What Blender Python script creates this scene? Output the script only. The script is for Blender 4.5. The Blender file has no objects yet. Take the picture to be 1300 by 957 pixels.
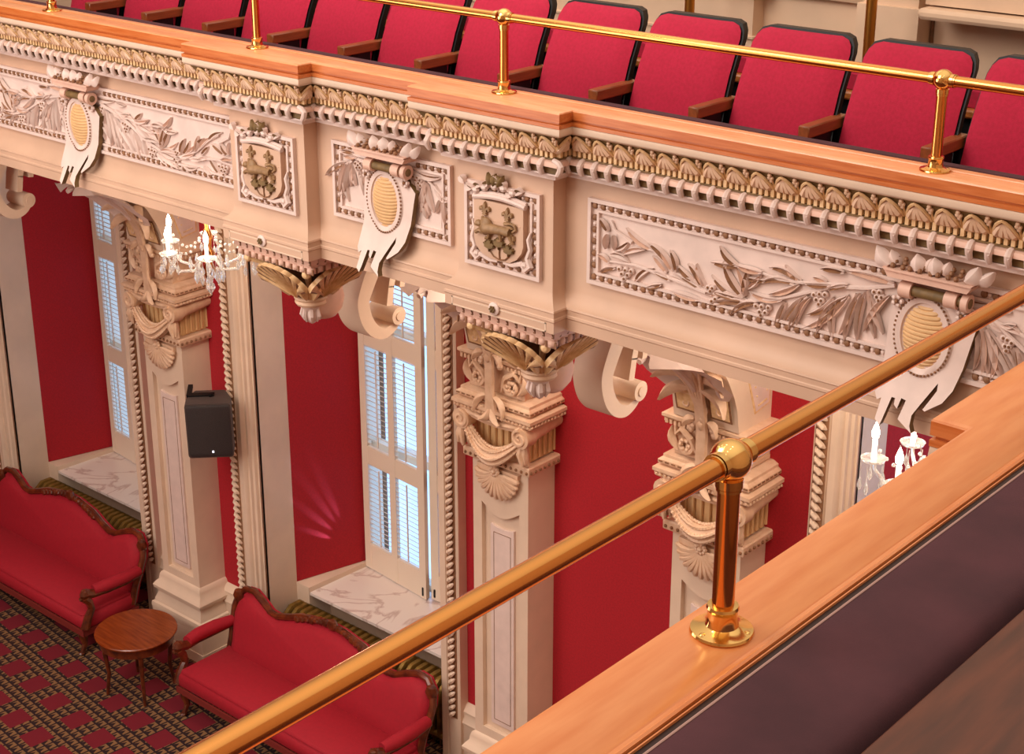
import bpy, math, random
from mathutils import Vector, Matrix
PI = math.pi
R = random.Random(11)
FZ = 8.12                      # floor of the chamber is z = 0 once everything is lifted by FZ
scene = bpy.context.scene
COL = scene.collection
ORG = {}

# ------------------------------------------------------------------ materials
def lin(c):
    return tuple((x/255/12.92 if x/255 <= .04045 else ((x/255+.055)/1.055)**2.4) for x in c)+(1,)
def mat(name, rgb, rough=.6, metal=0., var=0., vscale=6., bump=0., bscale=60., rgb2=None, sheen=0., spec=.5, coat=0., stretch=None, emit=None, estr=0., trans=0.):
    m = bpy.data.materials.new(name); m.use_nodes = True
    nt = m.node_tree; N = nt.nodes; L = nt.links
    b = N['Principled BSDF']
    b.inputs['Base Color'].default_value = lin(rgb)
    b.inputs['Roughness'].default_value = rough
    b.inputs['Metallic'].default_value = metal
    b.inputs['Specular IOR Level'].default_value = spec
    if coat: b.inputs['Coat Weight'].default_value = coat; b.inputs['Coat Roughness'].default_value = .15
    if sheen:
        b.inputs['Sheen Weight'].default_value = sheen; b.inputs['Sheen Tint'].default_value = lin(rgb2 or rgb)
    if trans: b.inputs['Transmission Weight'].default_value = trans
    if emit:
        b.inputs['Emission Color'].default_value = lin(emit); b.inputs['Emission Strength'].default_value = estr
    if var or bump:
        tc = N.new('ShaderNodeTexCoord'); mp = N.new('ShaderNodeMapping'); L.new(tc.outputs['Object'], mp.inputs[0])
        if stretch: mp.inputs['Scale'].default_value = stretch
        if var:
            n = N.new('ShaderNodeTexNoise'); n.inputs['Scale'].default_value = vscale; n.inputs['Detail'].default_value = 5
            L.new(mp.outputs[0], n.inputs['Vector'])
            mx = N.new('ShaderNodeMix'); mx.data_type = 'RGBA'
            c2 = rgb2 or tuple(max(0, x*(1-var)) for x in rgb)
            mx.inputs[6].default_value = lin(rgb); mx.inputs[7].default_value = lin(c2)
            rp = N.new('ShaderNodeMapRange'); rp.inputs[1].default_value = .35; rp.inputs[2].default_value = .68
            L.new(n.outputs['Fac'], rp.inputs[0]); L.new(rp.outputs[0], mx.inputs[0]); L.new(mx.outputs[2], b.inputs['Base Color'])
        if bump:
            n2 = N.new('ShaderNodeTexNoise'); n2.inputs['Scale'].default_value = bscale; n2.inputs['Detail'].default_value = 4
            L.new(mp.outputs[0], n2.inputs['Vector'])
            bp = N.new('ShaderNodeBump'); bp.inputs['Strength'].default_value = bump; bp.inputs['Distance'].default_value = .01
            L.new(n2.outputs['Fac'], bp.inputs['Height']); L.new(bp.outputs[0], b.inputs['Normal'])
    return m
CREAM = mat('cream plaster paint', (230, 203, 178), .55, var=.05, vscale=3, bump=.05)
BEIGE = mat('beige plaster paint', (213, 176, 149), .5, var=.06, vscale=2.5)
PINK = mat('pale pink plaster', (230, 206, 195), .5, var=.05, vscale=8)
ROSE = mat('rosy plaster', (231, 189, 168), .5, var=.06, vscale=8)
GILT = mat('antique gilt plaster', (234, 198, 150), .5, var=.12, vscale=25, rgb2=(212, 170, 118))
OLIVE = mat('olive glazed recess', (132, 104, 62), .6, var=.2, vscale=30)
BROWN = mat('brown glaze and leaf shade', (150, 104, 70), .6, var=.2, vscale=30)  # glaze on the mouldings; on the relief leaves it is painted shade
CAPM = mat('warm stone cream', (228, 193, 163), .5, var=.08, vscale=14, rgb2=(212, 173, 140))
EMBL = mat('bronzed emblem', (164, 128, 90), .5, var=.2, vscale=30, rgb2=(134, 102, 66))
TANG = mat('rosy tan leaf shade', (214, 172, 148), .55, var=.1, vscale=20)  # lighter painted shade for the hollows of the relief leaves
FLUTE = mat('ochre flute cream', (224, 182, 130), .5, var=.06)
REDW = mat('red damask wall cloth', (178, 20, 34), .85, var=.12, vscale=70, bump=.12, bscale=220)
SEATR = mat('crimson seat plush', (176, 18, 56), .9, var=.08, vscale=60, bump=.15, bscale=300, sheen=.25, rgb2=(162, 15, 48))
SOFAR = mat('red sofa velvet', (164, 12, 34), .8, var=.05, vscale=30, bump=.08, bscale=240, sheen=.2)
BRASS = mat('polished brass', (228, 156, 84), .15, 1.0)
BRASSD = mat('brass base', (234, 186, 112), .12, 1.0)
GOLD = mat('gilded radiator', (150, 116, 52), .4, .6, var=.25, vscale=14)
WOODF = mat('oiled cherry ledge', (236, 166, 118), .32, var=.16, vscale=5, stretch=(1, 9, 9), rgb2=(224, 146, 94), coat=.15)
WOODS = mat('cherry ledge fascia', (208, 122, 66), .35, var=.2, vscale=5, stretch=(1, 9, 14), rgb2=(190, 98, 40))
WOODN = mat('light cherry ledge', (218, 140, 84), .28, var=.16, vscale=4, stretch=(8, 1, 8), rgb2=(206, 120, 62), coat=.2)
WOODB = mat('brown board', (96, 48, 28), .4, var=.25, vscale=4, stretch=(8, 1, 8))
DARKW = mat('dark carved walnut', (66, 26, 14), .28, var=.3, vscale=12, rgb2=(120, 52, 22), coat=.3)
TABLEW = mat('table walnut', (140, 62, 18), .25, var=.3, vscale=3, stretch=(1.5, 14, 4), rgb2=(112, 44, 10), coat=.2)
ARMW = mat('oak armrest', (176, 100, 46), .35, var=.2, vscale=6, stretch=(6, 1, 6))
ARMD = mat('dark oak armrest', (150, 80, 42), .35, var=.2, vscale=6, stretch=(6, 1, 6))
VELV = mat('aubergine velvet', (78, 40, 46), .95, var=.2, vscale=5, sheen=.25, rgb2=(64, 32, 38), bump=.1, bscale=250)
PIPE = mat('pale piping', (176, 140, 130), .7)
BLACK = mat('black plastic', (16, 13, 14), .5, spec=.3)
BOXM = mat('charcoal cabinet', (74, 62, 58), .6)
GRILLE = mat('black grille cloth', (58, 48, 46), .7, var=.4, vscale=200, bump=.3, bscale=300)
WHITEP = mat('white shutter paint', (240, 222, 200), .45)
WALLU = mat('upper wall paint', (230, 196, 164), .55, var=.07, vscale=2)
LEDM = mat('white badge', (230, 230, 240), .4, emit=(235, 235, 255), estr=1.5)
BULB = mat('lit bulb', (255, 250, 235), .4, emit=(255, 240, 214), estr=28)
CANDLE = mat('white candle tube', (250, 246, 238), .4, emit=(255, 246, 232), estr=1.2)
CRYST = mat('cut crystal', (250, 246, 240), .04, trans=.75, emit=(255, 246, 236), estr=.05)
SKYG = mat('daylit pane', (200, 226, 255), .1, emit=(148, 196, 255), estr=1.5)
DARKG = mat('shaded pane', (70, 66, 66), .2)

def marble():
    m = mat('veined white marble', (236, 220, 210), .25)
    nt = m.node_tree; N = nt.nodes; L = nt.links; b = N['Principled BSDF']
    tc = N.new('ShaderNodeTexCoord'); n = N.new('ShaderNodeTexNoise'); n.inputs['Scale'].default_value = 1.1; n.inputs['Detail'].default_value = 8
    n.inputs['Distortion'].default_value = 1.5
    L.new(tc.outputs['Object'], n.inputs['Vector'])
    s = N.new('ShaderNodeMath'); s.operation = 'SUBTRACT'; s.inputs[1].default_value = .5; L.new(n.outputs['Fac'], s.inputs[0])
    a = N.new('ShaderNodeMath'); a.operation = 'ABSOLUTE'; L.new(s.outputs[0], a.inputs[0])
    cr = N.new('ShaderNodeValToRGB'); cr.color_ramp.elements[0].color = lin((206, 180, 170)); cr.color_ramp.elements[1].color = lin((238, 224, 214))
    cr.color_ramp.elements[1].position = .025
    L.new(a.outputs[0], cr.inputs[0]); L.new(cr.outputs[0], b.inputs['Base Color'])
    return m
MARBLE = marble()
def carpet():
    m = mat('patterned red carpet', (120, 14, 28), .95)
    nt = m.node_tree; N = nt.nodes; L = nt.links; b = N['Principled BSDF']
    tc = N.new('ShaderNodeTexCoord'); mp = N.new('ShaderNodeMapping'); mp.inputs['Rotation'].default_value = (0, 0, math.radians(6)); mp.inputs['Scale'].default_value = (2.6, 2.6, 1)
    L.new(tc.outputs['Object'], mp.inputs[0])
    sp = N.new('ShaderNodeSeparateXYZ'); L.new(mp.outputs[0], sp.inputs[0])
    def M(op, a, bb=None):
        x = N.new('ShaderNodeMath'); x.operation = op
        for i, v in enumerate((a, bb)):
            if v is None: continue
            if isinstance(v, (int, float)): x.inputs[i].default_value = v
            else: L.new(v, x.inputs[i])
        return x.outputs[0]
    u = M('FRACT', sp.outputs[0]); v = M('FRACT', sp.outputs[1])
    band = M('MAXIMUM', M('LESS_THAN', u, .42), M('LESS_THAN', v, .42))
    du = M('FRACT', M('MULTIPLY', sp.outputs[0], 4.76)); dv = M('FRACT', M('MULTIPLY', sp.outputs[1], 4.76))
    tri = M('GREATER_THAN', M('ADD', M('ABSOLUTE', M('SUBTRACT', du, .5)), M('MULTIPLY', dv, .5)), .42)
    gap = M('GREATER_THAN', M('MINIMUM', du, dv), .22)
    tan = M('MULTIPLY', M('MULTIPLY', band, tri), gap)
    m1 = N.new('ShaderNodeMix'); m1.data_type = 'RGBA'; m1.inputs[6].default_value = lin((112, 8, 28)); m1.inputs[7].default_value = lin((34, 8, 11)); L.new(band, m1.inputs[0])
    m2 = N.new('ShaderNodeMix'); m2.data_type = 'RGBA'; L.new(m1.outputs[2], m2.inputs[6]); m2.inputs[7].default_value = lin((130, 92, 56)); L.new(tan, m2.inputs[0])
    L.new(m2.outputs[2], b.inputs['Base Color'])
    return m
CARPET = carpet()

# ------------------------------------------------------------------ mesh collector
class MB:
    def __init__(s): s.v = []; s.f = []; s.m = []
    def add(s, vs, fs, k=0):
        o = len(s.v); s.v += [tuple(p) for p in vs]
        for f in fs: s.f.append(tuple(i+o for i in f)); s.m.append(k)
    def box(s, x0, x1, y0, y1, z0, z1, k=0):
        s.add([(x0,y0,z0),(x1,y0,z0),(x1,y1,z0),(x0,y1,z0),(x0,y0,z1),(x1,y0,z1),(x1,y1,z1),(x0,y1,z1)],
              [(0,3,2,1),(4,5,6,7),(0,1,5,4),(1,2,6,5),(2,3,7,6),(3,0,4,7)], k)
    def bbox(s, x0, x1, y0, y1, z0, z1, b=.01, k=0):      # box with softened corners (rounded in x-y and capped bevel in z)
        def ring(i, z): return [(x0+i+0, y0+b, z), (x0+b, y0+i, z), (x1-b, y0+i, z), (x1-i, y0+b, z), (x1-i, y1-b, z), (x1-b, y1-i, z), (x0+b, y1-i, z), (x0+i, y1-b, z)]
        rs = [ring(b*.9, z0), ring(0, z0+b), ring(0, z1-b), ring(b*.9, z1)]
        vs = sum(rs, []); fs = [tuple(range(7, -1, -1)), tuple(range(24, 32))]
        for r in range(3):
            for i in range(8): fs.append((r*8+i, r*8+(i+1) % 8, r*8+8+(i+1) % 8, r*8+8+i))
        s.add(vs, fs, k)
    def obox(s, c, ax, ay, az, k=0):                      # oriented box: centre and three half-axes
        c = Vector(c); ax = Vector(ax); ay = Vector(ay); az = Vector(az)
        vs = [c+ax*i+ay*j+az*l for l in (-1, 1) for (i, j) in ((-1,-1),(1,-1),(1,1),(-1,1))]
        s.add(vs, [(0,3,2,1),(4,5,6,7),(0,1,5,4),(1,2,6,5),(2,3,7,6),(3,0,4,7)], k)
    def prism(s, poly, fn, c0, c1, k=0, kside=None, bev=0.):  # poly in (u,v), extruded from c0 to c1 through fn(u,v,c)
        n = len(poly)
        lay = [(poly, c0), (poly, c1)]
        if bev:
            cx = sum(p[0] for p in poly)/n; cy = sum(p[1] for p in poly)/n
            ins = [(p[0]+(cx-p[0])*bev, p[1]+(cy-p[1])*bev) for p in poly]
            lay = [(poly, c0), (poly, c0+(c1-c0)*.6), (ins, c1)]
        vs = []
        for P, c in lay: vs += [fn(a, b, c) for a, b in P]
        fs = []
        for r in range(len(lay)-1):
            for i in range(n): fs.append((r*n+i, r*n+(i+1) % n, (r+1)*n+(i+1) % n, (r+1)*n+i))
        s.add(vs, fs, k if kside is None else kside)
        o = len(s.v)-len(vs)
        from mathutils.geometry import tessellate_polygon
        tr = tessellate_polygon([[Vector((a, b, 0)) for a, b in lay[-1][0]]])
        for t in tr:
            s.f.append(tuple(o+(len(lay)-1)*n+i for i in t)); s.m.append(k)
            s.f.append(tuple(o+i for i in reversed(t))); s.m.append(k if kside is None else kside)
    def tube(s, pts, r, n=6, k=0, flat=None, caps=True):
        pts = [Vector(p) for p in pts]; m = len(pts)
        rr = r if isinstance(r, (list, tuple)) else [r]*m
        t0 = (pts[1]-pts[0]).normalized()
        up = Vector((0, 0, 1)) if abs(t0.z) < .9 else Vector((1, 0, 0))
        nrm = (up-t0*up.dot(t0)).normalized(); vs = []
        for i, p in enumerate(pts):
            t = (pts[min(i+1, m-1)]-pts[max(i-1, 0)]).normalized()
            nrm = (nrm-t*nrm.dot(t))
            nrm = nrm.normalized() if nrm.length > 1e-6 else t.orthogonal().normalized()
            bn = t.cross(nrm)
            for j in range(n):
                a = 2*PI*j/n; vs.append(p+(nrm*math.cos(a)+bn*math.sin(a))*rr[i])
        fs = [(i*n+j, i*n+(j+1) % n, (i+1)*n+(j+1) % n, (i+1)*n+j) for i in range(m-1) for j in range(n)]
        if caps: fs += [tuple(range(n-1, -1, -1)), tuple((m-1)*n+j for j in range(n))]
        s.add(vs, fs, k)
    def lathe(s, prof, o, n=24, k=0, ax=((1,0,0),(0,1,0),(0,0,1)), sx=1, sy=1):
        X, Y, Z = [Vector(a) for a in ax]; o = Vector(o); vs = []
        for r, h in prof:
            for j in range(n):
                a = 2*PI*j/n; vs.append(o+X*(r*sx*math.cos(a))+Y*(r*sy*math.sin(a))+Z*h)
        m = len(prof)
        fs = [(i*n+j, i*n+(j+1) % n, (i+1)*n+(j+1) % n, (i+1)*n+j) for i in range(m-1) for j in range(n)]
        fs += [tuple(range(n-1, -1, -1)), tuple((m-1)*n+j for j in range(n))]
        s.add(vs, fs, k)
    def ball(s, c, r, n=8, k=0, rings=None):
        r = r if isinstance(r, (tuple, list)) else (r, r, r); h = rings or max(3, n//2); vs = [(c[0], c[1], c[2]-r[2])]
        for i in range(1, h):
            a = -PI/2+PI*i/h
            for j in range(n):
                b = 2*PI*j/n; vs.append((c[0]+r[0]*math.cos(a)*math.cos(b), c[1]+r[1]*math.cos(a)*math.sin(b), c[2]+r[2]*math.sin(a)))
        vs.append((c[0], c[1], c[2]+r[2])); L = len(vs)-1
        fs = [(0, 1+(j+1) % n, 1+j) for j in range(n)]
        for i in range(h-2):
            for j in range(n): fs.append((1+i*n+j, 1+i*n+(j+1) % n, 1+(i+1)*n+(j+1) % n, 1+(i+1)*n+j))
        fs += [(L, 1+(h-2)*n+j, 1+(h-2)*n+(j+1) % n) for j in range(n)]
        s.add(vs, fs, k)
    def leaf(s, p0, p1, w, nrm, lift=.03, bend=0., k=0, kin=1, n=6, hollow=True, base=0.):
        # lanceolate leaf, concave between two raised rims; nrm = outward normal of the ground it lies on
        p0 = Vector(p0); p1 = Vector(p1); nrm = Vector(nrm).normalized(); d = p1-p0
        sd = d.cross(nrm).normalized(); vs = []
        for i in range(n+1):
            t = i/n; c = p0+d*t+sd*(bend*4*t*(1-t)*d.length)
            ww = w*(math.sin(PI*min(1, .08+.92*t))**.75) if t < .999 else w*.05
            up = nrm*(base+lift*(.35+.65*math.sin(PI*(.15+.75*t))))
            if hollow: sec = ((-1, .0), (-.72, .95), (-.05, .45), (.6, 1.), (1, .0))
            else: sec = ((-1, .0), (-.5, .75), (0, 1.0), (.5, .75), (1, .0))
            for a, h in sec: vs.append(c+sd*(a*ww)+up*h if h else c+sd*(a*ww)+nrm*(base-.004))
        for i in range(n):
            for j in range(4):
                o = len(s.v)
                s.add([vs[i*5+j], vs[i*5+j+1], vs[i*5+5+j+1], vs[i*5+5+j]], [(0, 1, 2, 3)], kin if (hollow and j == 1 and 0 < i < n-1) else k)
    def build(s, name, mats, parent=None, label=None, cat=None, group=None, kind=None, sharp=38, org=None):
        if not isinstance(mats, (list, tuple)): mats = [mats]
        vs = s.v
        lo = [min(p[i] for p in vs) for i in range(3)]; hi = [max(p[i] for p in vs) for i in range(3)]
        o = Vector(org) if org else Vector(((lo[0]+hi[0])/2, (lo[1]+hi[1])/2, lo[2] if parent is None else (lo[2]+hi[2])/2))
        me = bpy.data.meshes.new(name)
        me.from_pydata([tuple(Vector(p)-o) for p in vs], [], s.f)
        for m in mats: me.materials.append(m)
        me.polygons.foreach_set('material_index', s.m)
        import bmesh
        bm = bmesh.new(); bm.from_mesh(me); bmesh.ops.remove_doubles(bm, verts=bm.verts, dist=1e-5); bmesh.ops.recalc_face_normals(bm, faces=bm.faces); bm.to_mesh(me); bm.free()
        me.polygons.foreach_set('use_smooth', [True]*len(me.polygons))
        me.set_sharp_from_angle(angle=math.radians(sharp)); me.update()
        ob = bpy.data.objects.new(name, me); COL.objects.link(ob); ORG[ob.name] = o
        if parent: ob.parent = parent; ob.location = o-ORG[parent.name]
        else: ob.location = o
        tag(ob, label, cat, group, kind)
        return ob
def tag(o, label=None, cat=None, group=None, kind=None):
    if label: o['label'] = label
    if cat: o['category'] = cat
    if group: o['group'] = group
    if kind: o['kind'] = kind
def thing(name, loc, label, cat, group=None):
    o = bpy.data.objects.new(name, None); COL.objects.link(o); o.location = loc; o.empty_display_size = .1
    ORG[o.name] = Vector(loc); tag(o, label, cat, group); return o
def copy_tree(o, parent=None):
    c = o.copy(); COL.objects.link(c); c.parent = parent; ORG[c.name] = ORG[o.name].copy()
    for ch in list(o.children): copy_tree(ch, c)
    return c
def dup(o, dx=0, dy=0, dz=0, label=None, group=None):
    c = copy_tree(o); c.location = Vector(o.location)+Vector((dx, dy, dz)); ORG[c.name] = Vector(c.location)
    if label: c['label'] = label
    if group: c['group'] = group
    return c

# ------------------------------------------------------------------ mouldings swept along plan paths (d = distance inwards, to the left of travel)
def offset(path, d):
    out = []; n = len(path)
    def nl(a, b):
        v = Vector((b[0]-a[0], b[1]-a[1])).normalized(); return Vector((-v.y, v.x))
    for i, p in enumerate(path):
        n1 = nl(path[max(i-1, 0)], path[max(i, 1)]); n2 = nl(path[min(i, n-2)], path[min(i+1, n-1)])
        m = (n1+n2)/(1+n1.dot(n2)); out.append((p[0]+m.x*d, p[1]+m.y*d))
    return out
def sweep(mb, prof, path, k=0, closed=False):
    rows = [[(x, y, z) for x, y in offset(path, d)] for d, z in prof]
    m = len(path); vs = sum(rows, []); fs = []
    for j in range(len(prof)-1):
        for i in range(m-1): fs.append((j*m+i, j*m+i+1, (j+1)*m+i+1, (j+1)*m+i))
    fs += [tuple(j*m for j in range(len(prof))), tuple(j*m+m-1 for j in reversed(range(len(prof))))]
    if closed:
        J = len(prof)-1
        for i in range(m-1): fs.append((J*m+i, J*m+i+1, i+1, i))
    mb.add(vs, fs, k)
def along(path, d, pitch):
    P = offset(path, d)
    for a, b in zip(P, P[1:]):
        a = Vector(a); b = Vector(b); L = (b-a).length
        if L < pitch*.6: 
            yield (a+b)/2, (b-a).normalized(), L; continue
        n = max(1, round(L/pitch)); t = (b-a).normalized()
        for i in range(n): yield a+t*(L*(i+.5)/n), t, L/n

# plan of the balcony edge (front edge of its wooden ledge); the blocks step forward
LB = [(-11.575, -10.565), (-7.638, -6.622), (-5.785, -4.773)]
FAR = [(-17.0, 5.92)]
for a, b in LB: FAR += [(a, 5.92), (a, 5.82), (b, 5.82), (b, 5.92)]
FAR += [(-1.62, 5.92)]
NEAR = [(-1.62, 5.92), (-1.62, 4.66), (-1.72, 4.66), (-1.72, 3.65), (-1.62, 3.65), (-1.62, -2.2)]
T = -1.672
BLOCKS = [-11.07, -7.13, -5.28]
PIL = [-11.07, -7.085, -5.265]
NICHE = [-13.1, -9.09, -3.26]

# ------------------------------------------------------------------ balcony fronts
def parapet(path, name, label, wood, near=False):
    q = .178 if near else .23
    th = thing(name, (path[0][0], path[0][1], -2.86) if near else (-9, 6.1, -2.86), label, 'balcony')
    mb = MB(); sweep(mb, [(q, T-.012), (q-.002, T-.003), (q-.006, T), (.014, T), (.012, T-.001), (.003, T-.005), (0, T-.011)], path); L = mb.build('wooden_ledge', wood, th)
    mb = MB(); sweep(mb, [(0, T-.011), (0, T-.05), (.012, T-.053), (.012, T-.061), (.0, T-.064), (0, T-.082), (.02, T-.086), (.3, T-.086)], path); mb.build('ledge_fascia', WOODS, th)
    mb = MB(); sweep(mb, [(.1, T-.083), (.002, T-.084), (.0, T-.112), (.008, T-.124), (.024, T-.13), (.12, T-.13)], path); mb.build('cream_fillet', CREAM, th)
    mb = MB(); sweep(mb, [(.03, T-.129), (.085, T-.213), (.15, T-.213)], path, 0)
    if not near:
        for c, t, p in along(path, .058, .127):
            n = Vector((t.y, -t.x, 0)); t3 = Vector((t.x, t.y, 0)); c3 = Vector((c.x, c.y, T-.171))
            dn = (n*-.055+Vector((0, 0, -.084))); on = (n*.084+Vector((0, 0, -.055))).normalized()
            fn = lambda a, b, h: c3+t3*a+dn*(b-.5)+on*h
            h = p*.5
            arch = [fn(-h*.86, 1.0, .004), fn(-h*.74, .66, .008), fn(-h*.5, .34, .01), fn(-h*.2, .12, .012), fn(0, .03, .013), fn(h*.2, .12, .012), fn(h*.5, .34, .01), fn(h*.74, .66, .008), fn(h*.86, 1.0, .004)]
            mb.tube(arch, [.007, .008, .008, .008, .007, .008, .008, .008, .007], 6, 1)
            for q2 in (-.52, -.18, .18, .52): mb.tube([fn(h*q2*.15, .22+.1*abs(q2), .004), fn(h*q2*.6, .5, .012), fn(h*q2*1.1, .8, .014), fn(h*q2*1.15, 1.02, .004)], [.006, .0135, .0165, .012], 6, 2)
            for da, db in ((.0, .08), (-.1, .24), (.1, .24), (0, .4)): mb.ball(fn(h*(1+da), db, .008), .0105, 7, 2, 4)
            mb.tube([fn(h, .5, .004), fn(h, .98, .004)], .006, 4, 1)
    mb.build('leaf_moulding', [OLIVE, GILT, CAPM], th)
    mb = MB(); sweep(mb, [(.15, T-.213), (.105, T-.216), (.105, T-.25), (.08, T-.253), (.08, T-.262), (.15, T-.262)], path, 0)
    if not near:
        for c, t, p in along(path, .092, .0315):
            n = Vector((t.y, -t.x, 0)); t3 = Vector((t.x, t.y, 0))
            mb.obox(Vector((c.x, c.y, T-.233))+n*.006, t3*p*.27, n*.014, (0, 0, .017), 1)
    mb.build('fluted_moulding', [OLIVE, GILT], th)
    mb = MB(); sweep(mb, [(.14, T-.262), (.085, T-.264), (.068, T-.273), (.062, T-.287), (.062, T-.295)], path, 1)
    sweep(mb, [(.066, T-.293), (.082, T-.294), (.086, T-.333), (.1, T-.335)], path, 0)
    if not near:
        for c, t, p in along(path, .08, .0845):
            n = Vector((t.y, -t.x, 0)); t3 = Vector((t.x, t.y, 0)); c3 = Vector((c.x, c.y, 0))
            if p < .06: continue
            for off in (-p*.5,):
                b = c3+t3*off
                mb.tube([b+n*-.02+Vector((0,0,T-.264)), b+n*.012+Vector((0,0,T-.274)), b+n*.026+Vector((0,0,T-.29)), b+n*.022+Vector((0,0,T-.312)), b+n*.006+Vector((0,0,T-.336))], [.014, .017, .018, .016, .013], 8, 2)
                mb.ball(b+t3*.003+n*.03+Vector((0,0,T-.297)), .0125, 6, 2, 4)
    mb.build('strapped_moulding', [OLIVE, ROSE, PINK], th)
    mb = MB(); sweep(mb, [(.14, T-.333), (.085, T-.336), (.085, T-.343), (.112, T-.349), (.118, T-.354), (.118, T-.374), (.135, T-.38), (.18, T-.384)], path); mb.build('pink_fillet', PINK, th)
    mb = MB(); sweep(mb, [(.18, T-.384), (.18, T-.985), (.172, T-1.02), (.15, T-1.05), (.125, T-1.065), (.122, T-1.075), (.127, T-1.08), (.127, T-1.105), (.122, T-1.11), (.121, T-1.122), (.126, T-1.128), (.126, T-1.188), (.3, T-1.188), (.3, T-.09)] if not near else
          [(.18, T-.384), (.18, T-.985), (.15, T-1.05), (.125, T-1.065), (.132, T-1.188), (.5, T-1.188), (.5, T-.09)], path); mb.build('balcony_face', BEIGE, th)
    return th
far = parapet(FAR, 'balcony_front', 'long cream balcony front with wooden ledge below the row of red seats', WOODF)
mb = MB(); mb.box(-17, -1.62, 6.034, 6.08, T-.03, T+.003); mb.tube([(-17, 6.036, T+.001), (-1.62, 6.036, T+.001)], .005, 8); mb.build('ledge_bead', WOODF, far)
mb = MB(); mb.bbox(-17, -1.62, 6.078, 6.15, T-.06, T+.006, .012); mb.build('velvet_pad', VELV, far)
mb = MB(); mb.box(-17, -1.62, 6.12, 6.15, -2.36, T-.06); mb.build('inner_panel', WOODB, far)
near = parapet(NEAR, 'balcony_front', 'nearest balcony ledge of pale cherry wood with dark velvet pad, bottom right', WOODN, True)
mb = MB(); mb.box(-1.442, -1.424, -2.2, 6.05, T-.03, T+.001); mb.tube([(-1.43, -2.2, T-.003), (-1.43, 6.05, T-.003)], .006, 8); mb.build('ledge_bead', WOODN, near)
mb = MB(); mb.box(-1.4195, -1.4165, -2.2, 6.05, T-.03, T-.003); mb.build('ledge_edging', WOODN, near)
mb = MB(); mb.box(-1.426, -1.17, -2.2, 6.05, T-.06, T-.009); mb.build('pad_board', mat('dark ledge board', (44, 20, 12), .5), near)
mb = MB(); mb.tube([(-1.398, -2.2, T-.006), (-1.398, 6.05, T-.006)], .003, 6); mb.build('piping', PIPE, near)
mb = MB()
pp = [(-1.397, T-.012), (-1.396, T-.006), (-1.38, T-.004), (-1.2, T-.003), (-1.165, T-.006), (-1.145, T-.018), (-1.133, T-.045), (-1.13, T-.3)]
vs = [(x, y, z) for y in (-2.2, 6.05) for x, z in pp]; n = len(pp)
mb.add(vs, [(i, i+1, n+i+1, n+i) for i in range(n-1)]); mb.build('velvet_pad', VELV, near)
mb = MB(); mb.box(-1.12, -1.105, -2.2, 6.05, -2.36, T-.24); mb.build('inner_panel', BLACK, near)
mb = MB(); mb.bbox(-1.112, -.72, -2.2, 6.05, T-.05, T+.0, .006); mb.build('inner_shelf', WOODB, near)
# rosettes and sunk bands at the foot of each block
for i, xc in enumerate(BLOCKS):
    mb = MB()
    for z0, z1 in ((-2.815+.001, -2.807), (-2.857, -2.85)): mb.box(xc-.33, xc+.33, 5.944, 5.953, z0, z1)
    for x in (-.33, .322): mb.box(xc+x, xc+x+.008, 5.944, 5.953, -2.857, -2.807)
    mb.build('sunk_band', CREAM, far)
    mb = MB()
    mb.lathe([(.0, .0), (.035, .0), (.036, .012), (.028, .018), (.0, .02)], (xc-.02, 5.947, -2.81), 16, 0, ((1,0,0),(0,0,1),(0,-1,0)))
    for k in range(6):
        a = k*PI/3; mb.ball((xc-.02+.014*math.cos(a), 5.922, -2.81+.014*math.sin(a)), .008, 6, 1, 3)
    mb.ball((xc-.02, 5.92, -2.81), .009, 6, 1, 4)
    mb.build('rosette', [PINK, OLIVE], far)

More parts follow.
